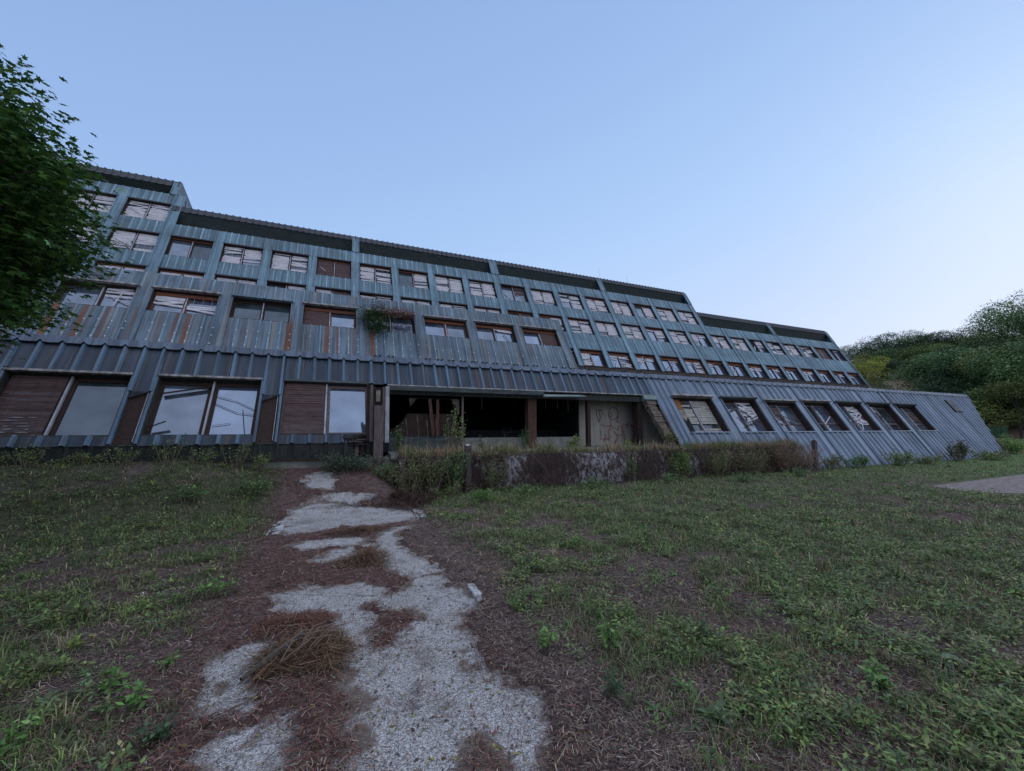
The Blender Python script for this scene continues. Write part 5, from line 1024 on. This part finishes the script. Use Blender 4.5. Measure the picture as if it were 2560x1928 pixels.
# creepers and dry grass on the planter top
def top_grass():
    n = 26000; x = RNG.uniform(1.7, 16.6, n); y = RNG.uniform(10.40, 11.0, n); z = np.where(y < 10.75, .89, .91)
    h = RNG.gamma(2.4, .05, n) * (.3 + 1.6 * fbm(x * 1.6, y * 0, 7)) + .02; c = var_cols([(0.34, 0.25, 0.16), (0.42, 0.31, 0.21), (0.22, 0.14, 0.10), (0.14, 0.17, 0.06)], n, .3)
    kp = RNG.random(n) < sst(.30, .62, fbm(x * 2.2, x * 0, 41)) + .12; x, y, z, h, c = x[kp], y[kp], z[kp], h[kp], c[kp]; n = len(x); g = fbm(x * .9, x * 0, 15) > .50; q = g & (RNG.random(n) < .6); c[q] = var_cols(GREENS, q.sum(), .25)
    tag(link('dry_grass', blades_mesh('dry_grass', x, y, z - .01, h, np.full(n, .008), np.abs(RNG.normal(.7, .5, n)), c)), 'strip of dry tan grass along the top of the planter', 'dry grass', kind='stuff')
    n = 24000; x = RNG.uniform(1.8, 16.5, n); t = RNG.random(n) ** 1.6; cov = fbm(x * 1.2, t * 2.2, 23); bare = sst(4.6, 5.4, x) * sst(10.0, 9.0, x) * .20 + sst(4.2, 4.8, x) * sst(7.2, 6.4, x) * .18
    keep = cov > .36 + bare + .12 * t; x, t = x[keep], t[keep]; n = len(x); z = .92 - t * .92; y = 10.40 - t * .28 - RNG.uniform(.02, .16, n)
    c = var_cols([(0.13, 0.08, 0.065), (0.24, 0.16, 0.12), (0.11, 0.16, 0.055), (0.16, 0.20, 0.075), (0.06, 0.040, 0.034)], n, .35)
    rd = (np.abs(x - 5.35) < .75) & (RNG.random(n) < .5) & (t < .75); c[rd] = var_cols([(0.27, 0.085, 0.055), (0.18, 0.055, 0.04)], rd.sum(), .25)
    tag(link('creeper_leaves', leaves_mesh('creeper_leaves', np.stack([x, y, z], 1), RNG.uniform(.03, .075, n), c, tiltmax=1.5)), 'mixed brown, green and red creeper leaves over the planter face', 'creeper', kind='stuff')
    # tangle of thin dead stems
    n = 11000; x = RNG.uniform(1.8, 17.0, n); t = RNG.random(n); y = 10.36 - t * .3 - RNG.uniform(.0, .2, n); z = .95 - t * .92
    tag(link('dead_tangle', ribbons_mesh('dead_tangle', np.stack([x, y, z], 1), RNG.uniform(.08, .4, n), RNG.uniform(.003, .007, n), RNG.normal(0, .5, n), RNG.uniform(-1.5, 1.5, n), var_cols([(0.16, 0.11, 0.085), (0.09, 0.06, 0.05), (0.05, 0.035, 0.03)], n, .3), curve=.2)), 'tangle of thin dead stems over the planter wall', 'dead stems', kind='stuff')
    n = 9000; x = RNG.uniform(-.6, 1.8, n) * 1.0; y = 10.9
top_grass()
clump('young_tree', (3.2, 11.35, .93), 420, (.42, .3), 1.32, .075, YG + LG, 'pale green sapling standing before the broken entrance screen', 'sapling', None, stems=9, seed=201)
clump('weed_clump', (1.75, 11.4, .93), 420, (.3, .25), .75, .06, DG + LG, 'dark leafy climber at the left corner of the entrance', 'weed', PL, stems=8, seed=202)
clump('weed_clump', (5.55, 11.6, .93), 320, (.25, .2), .75, .055, [(0.03, 0.10, 0.025), (0.045, 0.12, 0.03)], 'narrow dark green bush left of the timber column', 'weed', PL, stems=9, seed=203)
clump('weed_clump', (7.0, 11.2, .93), 180, (.45, .25), .45, .10, [(0.20, 0.24, 0.07), (0.15, 0.20, 0.05)], 'yellow green large leaved plant in the middle of the entrance', 'weed', PL, stems=8, seed=204)
clump('weed_clump', (4.1, 11.5, .93), 160, (.25, .2), .50, .06, DG + LG, 'small weed growing right of the thin entrance post', 'weed', PL, stems=6, seed=205)
clump('weed_clump', (9.0, 11.2, .93), 260, (.35, .2), .30, .05, YG, 'yellowish tuft below the graffiti wall', 'weed', PL, stems=10, seed=206)
clump('weed_clump', (10.75, 11.1, .93), 700, (.45, .25), .60, .05, MIX + YG, 'tall mixed weeds at the foot of the crumbling brick edge', 'weed', PL, stems=18, seed=207)
for i, (x, h) in enumerate(((1.9, .9), (2.2, 1.0), (2.45, .85), (2.7, .9), (10.6, .9), (10.9, .95))):
    b = MB(); b.tube([(0, 0, 0), (.03, .02, h * .6), (.0 - .05 * (i % 2), .0, h)], [.006, .005, .003], 'twig', 4); b.tube([(.0, 0, h * .82), (-.02, 0, h * 1.02)], [.012, .004], 'twig', 4); o = b.build('dry_stalk'); o.location = (x, 11.2, .92); tag(o, ORD[i] + ' from the left of the tall dry seed stalks behind the planter', 'dry stalk', 'tall dry stalks behind the planter')
# shrub growing out of the middle tier window
def wall_shrub():
    rng = np.random.default_rng(5); c0 = np.array(P2.p(1.80, 6.25, .25))
    t = empty('wall_shrub', tuple(c0), 'green shrub growing out of a broken window high on the facade', 'shrub'); n = 2600
    cen = np.array([[-.25, -.1, -.05], [.0, -.15, -.45], [.25, -.1, -.3], [-.05, 0, .15], [.0, -.15, -.75], [-.45, 0, .1]]); k = rng.integers(0, 6, n); P_ = cen[k] + rng.normal(0, 1, (n, 3)) * np.array([.24, .16, .20])
    link('foliage', leaves_mesh('foliage', P_, rng.uniform(.05, .10, n), var_cols([(0.045, 0.095, 0.030), (0.030, 0.065, 0.028), (0.065, 0.12, 0.035)], n, .3, rng), tiltmax=1.0, rng=rng), t)
    b = MB()
    for c in cen: b.tube([(0.3, .35, .0), tuple(c * .5 + np.array([.1, .1, 0])), tuple(c)], [.02, .013, .005], 'twig', 5)
    b.build('stem', t)
    c1 = np.array(P2.p(2.65, 6.62, .28)); t = empty('dead_wall_shrub', tuple(c1), 'dry pinkish dead shrub beside the green shrub on the facade', 'shrub'); n = 2000
    x = rng.uniform(-1.1, .85, n); z = rng.normal(0, .13, n) + .05 - .12 * np.abs(x) + .35 * (x < -.45) * rng.random(n); P_ = np.stack([x, rng.normal(0, .12, n), z], 1)
    cc = var_cols([(0.26, 0.145, 0.12), (0.20, 0.11, 0.09), (0.14, 0.085, 0.07)], n, .25, rng); cc[x < -.5] *= .55
    link('foliage', leaves_mesh('foliage', P_, rng.uniform(.04, .08, n), cc, tiltmax=1.5, rng=rng), t); b = MB()
    for q in range(26): a = rng.uniform(-.2, 3.3); l = rng.uniform(.5, 1.1); b.tube([(0, .1, -.25), (cos(a) * l * .5, 0, -.1 + sin(a) * .15), (cos(a) * l, -.05, sin(a) * .28)], [.012, .006, .003], 'twig', 4)
    b.build('stem', t)
wall_shrub()

# ------------------------------------------------------------------ near maple on the left
def maple():
    rng = np.random.default_rng(3); base = np.array([-5.82, 6.6, 0.0]); t = empty('maple_tree', (base[0], base[1], gz(base[0], base[1])), 'large dark green maple tree reaching in from the left edge', 'tree'); zb = t.location[2]
    b = MB(); b.tube([(0, 0, -.2), (.03, 0, 1.0), (.0, .05, 2.2), (.05, 0, 3.2), (.0, 0, 5.0)], [.20, .16, .14, .11, .05], 'bark', 10); b.build('trunk', t)
    tips = []; b = MB(); cen = np.array([0.1, 0, 4.22 - zb])
    for i in range(1300):
        th = rng.uniform(0, 2 * pi); u = rng.uniform(-1, 1); d = np.array([cos(th) * math.sqrt(1 - u * u), sin(th) * math.sqrt(1 - u * u), u]); rr = rng.uniform(.45, 1) ** .5
        R = np.array([2.75, 2.6, 2.15]) * (1 + .22 * (float(vn(th * 1.3 + 5, u * 3 + 2, 8)) - .5)); p = cen + d * R * rr
        if p[2] < 1.9: continue
        tips.append(p)
        if i % 5 == 0:
            s = np.array([0, 0, max(1.6, p[2] * .55)]); m_ = s * .5 + p * .5 + np.array([0, 0, .15]); b.tube([s, m_, p], [.045, .02, .006], 'bark', 5)
    b.build('limb', t); tips = np.array(tips); n = 88000; k = rng.integers(0, len(tips), n)
    P_ = tips[k] + rng.normal(0, 1, (n, 3)) * np.array([.21, .21, .09]) + np.array([0, 0, -.05]); 
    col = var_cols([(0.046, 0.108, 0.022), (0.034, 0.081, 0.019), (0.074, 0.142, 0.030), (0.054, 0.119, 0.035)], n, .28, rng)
    a = rng.uniform(0, 2 * pi, n); tl = np.abs(rng.normal(0, .45, n)); N_ = np.stack([np.sin(tl) * np.cos(a), np.sin(tl) * np.sin(a), np.cos(tl)], 1)
    h = P_ - tips[k]; h[:, 2] = -.05; h += rng.normal(0, .1, (n, 3)); U = h - (h * N_).sum(1)[:, None] * N_; U /= np.linalg.norm(U, axis=1)[:, None] + 1e-9; Vv = np.cross(N_, U)
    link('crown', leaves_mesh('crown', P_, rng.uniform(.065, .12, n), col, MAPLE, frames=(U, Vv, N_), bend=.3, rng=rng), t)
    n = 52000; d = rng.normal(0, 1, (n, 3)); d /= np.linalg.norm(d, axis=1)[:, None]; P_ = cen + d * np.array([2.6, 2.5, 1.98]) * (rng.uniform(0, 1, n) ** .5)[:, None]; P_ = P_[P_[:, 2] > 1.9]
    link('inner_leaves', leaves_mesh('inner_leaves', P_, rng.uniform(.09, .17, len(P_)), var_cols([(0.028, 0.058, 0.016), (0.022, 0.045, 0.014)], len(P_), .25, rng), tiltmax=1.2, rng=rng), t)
maple()

# ------------------------------------------------------------------ background wood on the hillside
def tree_mesh(seed, n, cols, aspect=1.0, ragged=.3, leaf=.22, lobes=20, open_=0.0):
    rng = np.random.default_rng(seed); L_ = []
    for i in range(lobes):
        u = rng.uniform(-.55, 1); th = rng.uniform(0, 2 * pi); s = math.sqrt(max(0, 1 - u * u)); L_.append((s * cos(th) * .72, s * sin(th) * .72, u * .72 * aspect, rng.uniform(.26, .46)))
    L_ = np.array(L_); k = rng.integers(0, lobes, n); d = rng.normal(0, 1, (n, 3)); d /= np.linalg.norm(d, axis=1)[:, None]; rr = rng.uniform(.70, 1.0 + ragged * .22, n); P_ = L_[k, :3] + d * (L_[k, 3] * rr)[:, None] * np.array([1, 1, .75])
    tone = rng.uniform(.5, 1.5, lobes)[k]; col = var_cols(cols, n, .22, rng) * tone[:, None]
    U, Vv, N_ = rot_frames(n, 1.1, rng); return leaves_mesh('crown', P_ * 1.0, rng.uniform(.6, 1.3, n) * leaf / 5.0, col, frames=(U, Vv, N_), rng=rng, mat='treeleaf')
def trunk_mesh(seed):
    rng = random.Random(seed); b = MB(); b.tube([(0, 0, -.15), (.02, 0, .8), (0, .02, 1.5)], [.07, .05, .03], 'bark', 6)
    for i in range(7): a = rng.uniform(0, 6.28); b.tube([(0, 0, .7 + .1 * i), (cos(a) * .3, sin(a) * .3, 1.1 + .1 * i), (cos(a) * .6, sin(a) * .6, 1.3 + .12 * i)], [.03, .018, .008], 'bark', 4)
    return b.mesh('trunk')
DK = [(0.062, 0.109, 0.054), (0.080, 0.134, 0.062), (0.050, 0.089, 0.050)]; MD = [(0.092, 0.171, 0.075), (0.075, 0.140, 0.065), (0.120, 0.198, 0.079)]; OL = [(0.157, 0.193, 0.062), (0.126, 0.168, 0.059)]
crowns = {'d': [tree_mesh(1, 14000, DK), tree_mesh(2, 14000, DK, .9)], 'm': [tree_mesh(3, 16000, MD, 1.0, .5), tree_mesh(4, 16000, MD, .9, .5), tree_mesh(5, 16000, MD + DK, 1.1, .5)], 'o': [tree_mesh(6, 13000, OL), tree_mesh(7, 13000, OL + MD, .9)], 'y': [tree_mesh(8, 14000, [(0.32, 0.32, 0.05), (0.24, 0.26, 0.045), (0.38, 0.36, 0.07)])], 'f': [tree_mesh(9, 36000, DK + MD, 1.15, .9, .19, 46)]}
trunks = [trunk_mesh(i) for i in range(3)]
def az(px): return radians(23.7) + math.atan((px - 1280) / 1050.0)
def bg_tree(px, dist, top_px, w, kind, label, group=None, base=None, vscale=None):
    a = az(px); x, y = dist * sin(a), dist * cos(a); zg = float(base_h(x, y)) if base is None else base
    depth = dist * cos(a - radians(23.7)); ztop = 1.6 + (1068 - top_px) / 1050 * depth * 1.0
    Hc = max(3.0, ztop - zg); w = w * random.uniform(.56, .72); t = empty('broadleaf_tree' if kind != 'y' else 'yellow_tree', (x, y, zg), label, 'tree', group)
    c = link('crown', random.choice(crowns[kind]), t); vs = vscale or max(3.2, Hc * .52); c.location = (0, 0, Hc - vs * .92); c.scale = (w * 1.15, w * 1.15, vs); c.rotation_euler.z = random.uniform(0, 6)
    k = link('trunk', random.choice(trunks), t); k.scale = (w * .5, w * .5, Hc * .5)
    return t
GW = 'trees of the wood on the hillside'
# ridge line
ridge = [(2090, 190, 868, 9, 'd'), (2125, 175, 862, 9, 'd'), (2165, 180, 880, 8, 'd'), (2200, 165, 852, 10, 'd'), (2225, 158, 828, 11, 'd'), (2262, 162, 826, 11, 'd'), (2300, 160, 822, 11, 'd'), (2330, 158, 832, 10, 'm'), (2365, 160, 828, 10, 'd'), (2400, 160, 820, 11, 'd'), (2435, 158, 824, 10, 'd'), (2470, 155, 832, 11, 'o'), (2505, 150, 826, 11, 'd'), (2545, 148, 822, 11, 'd'), (2590, 145, 820, 12, 'd')]
for i, (px, d, tp, w, k) in enumerate(ridge): bg_tree(px, d, tp, w, k, ORD[i] + ' tree from the left along the dark ridge line of the wooded hill', GW + ' ridge')
mid = [(2215, 140, 880, 8, 'd'), (2250, 138, 868, 8, 'm'), (2290, 132, 868, 9, 'o'), (2325, 130, 858, 9, 'o'), (2350, 126, 862, 9, 'o'), (2385, 124, 868, 9, 'm'), (2420, 122, 862, 9, 'm'), (2455, 118, 858, 10, 'm'), (2495, 116, 848, 10, 'm'), (2540, 112, 842, 10, 'm'), (2585, 110, 838, 10, 'm')]
for i, (px, d, tp, w, k) in enumerate(mid): bg_tree(px, d, tp, w, k, ORD[i] + ' from the left of the ' + ('olive and green' if k == 'o' else 'green') + ' trees just below the ridge line', GW + ' upper slope')
low = [(2212, 132, 905, 6.5, 'd'), (2240, 128, 900, 7, 'd'), (2272, 126, 893, 8, 'd')]
for i, (px, d, tp, w, k) in enumerate(low): bg_tree(px, d, tp, w, k, ORD[i] + ' from the left of the dark trees above the dry field patch', GW + ' above the field')
front = [(2352, 88, 900, 7, 'm', None), (2378, 82, 880, 7.5, 'm', None), (2405, 80, 890, 7, 'm', None), (2440, 78, 868, 8, 'm', None), (2475, 76, 880, 7.5, 'd', None), (2510, 74, 862, 8, 'm', None), (2550, 70, 850, 8, 'o', None), (2590, 68, 840, 8, 'm', None), (2366, 74, 955, 5, 'm', None), (2400, 72, 945, 5.5, 'd', None), (2450, 70, 940, 5.5, 'd', None), (2500, 68, 950, 5.5, 'm', None), (2545, 64, 945, 5.5, 'o', None), (2425, 76, 1000, 4.2, 'd', None), (2470, 78, 1000, 4.2, 'd', None), (2520, 76, 1000, 4.2, 'm', None), (2565, 74, 995, 4.5, 'm', None)]
for i, (px, d, tp, w, k, _) in enumerate(front): bg_tree(px, d, tp, w, k, ORD[i if i < 8 else (i - 8 if i < 13 else i - 13)] + ' from the left of the ' + ('tall trees' if i < 8 else 'middle height trees' if i < 13 else 'lowest shrubby trees') + ' at the near wood edge', GW + ' near edge')
bg_tree(2165, 98, 884, 5.6, 'y', 'yellow green round tree behind the right end of the facade', vscale=3.4)
bg_tree(2172, 94, 938, 5.0, 'o', 'olive bush tree directly below the yellow tree', vscale=4.0); bg_tree(2205, 100, 950, 4.0, 'o', 'olive bush right of and below the yellow tree', vscale=3.0)
bg_tree(2598, 96, 742, 8.5, 'f', 'tall feathery open crowned tree rising above the wood at the right edge')
# green skip beside the wood edge
a = az(2476); x, y = 65 * sin(a), 65 * cos(a); zg = float(base_h(x, y)); t = empty('waste_skip', (x, y, zg), 'green steel waste skip standing before the wood beyond the building', 'skip'); t.rotation_euler.z = -.9; t.scale = (.62, .62, .78)
b = MB(); b.hexa([(-1.2, -.7, .1), (1.2, -.7, .1), (1.2, .7, .1), (-1.2, .7, .1), (-1.45, -.8, 1.5), (1.45, -.8, 1.5), (1.45, .8, 1.5), (-1.45, .8, 1.5)], 'skip'); b.build('body', t)
b = MB(); b.box((-1.5, -.86, 1.5), (1.5, .86, 1.6), 'skip'); b.build('rim', t)
for sx in (-.7, 0, .7): b = MB(); b.box((sx - .05, -.86, .3), (sx + .05, -.79, 1.5), 'skip'); b.build('stiffener', t)
for sx in (-1, 1): b = MB(); b.box((sx - .08, -.75, -.05), (sx + .08, .75, .1), 'black'); b.build('skid', t)
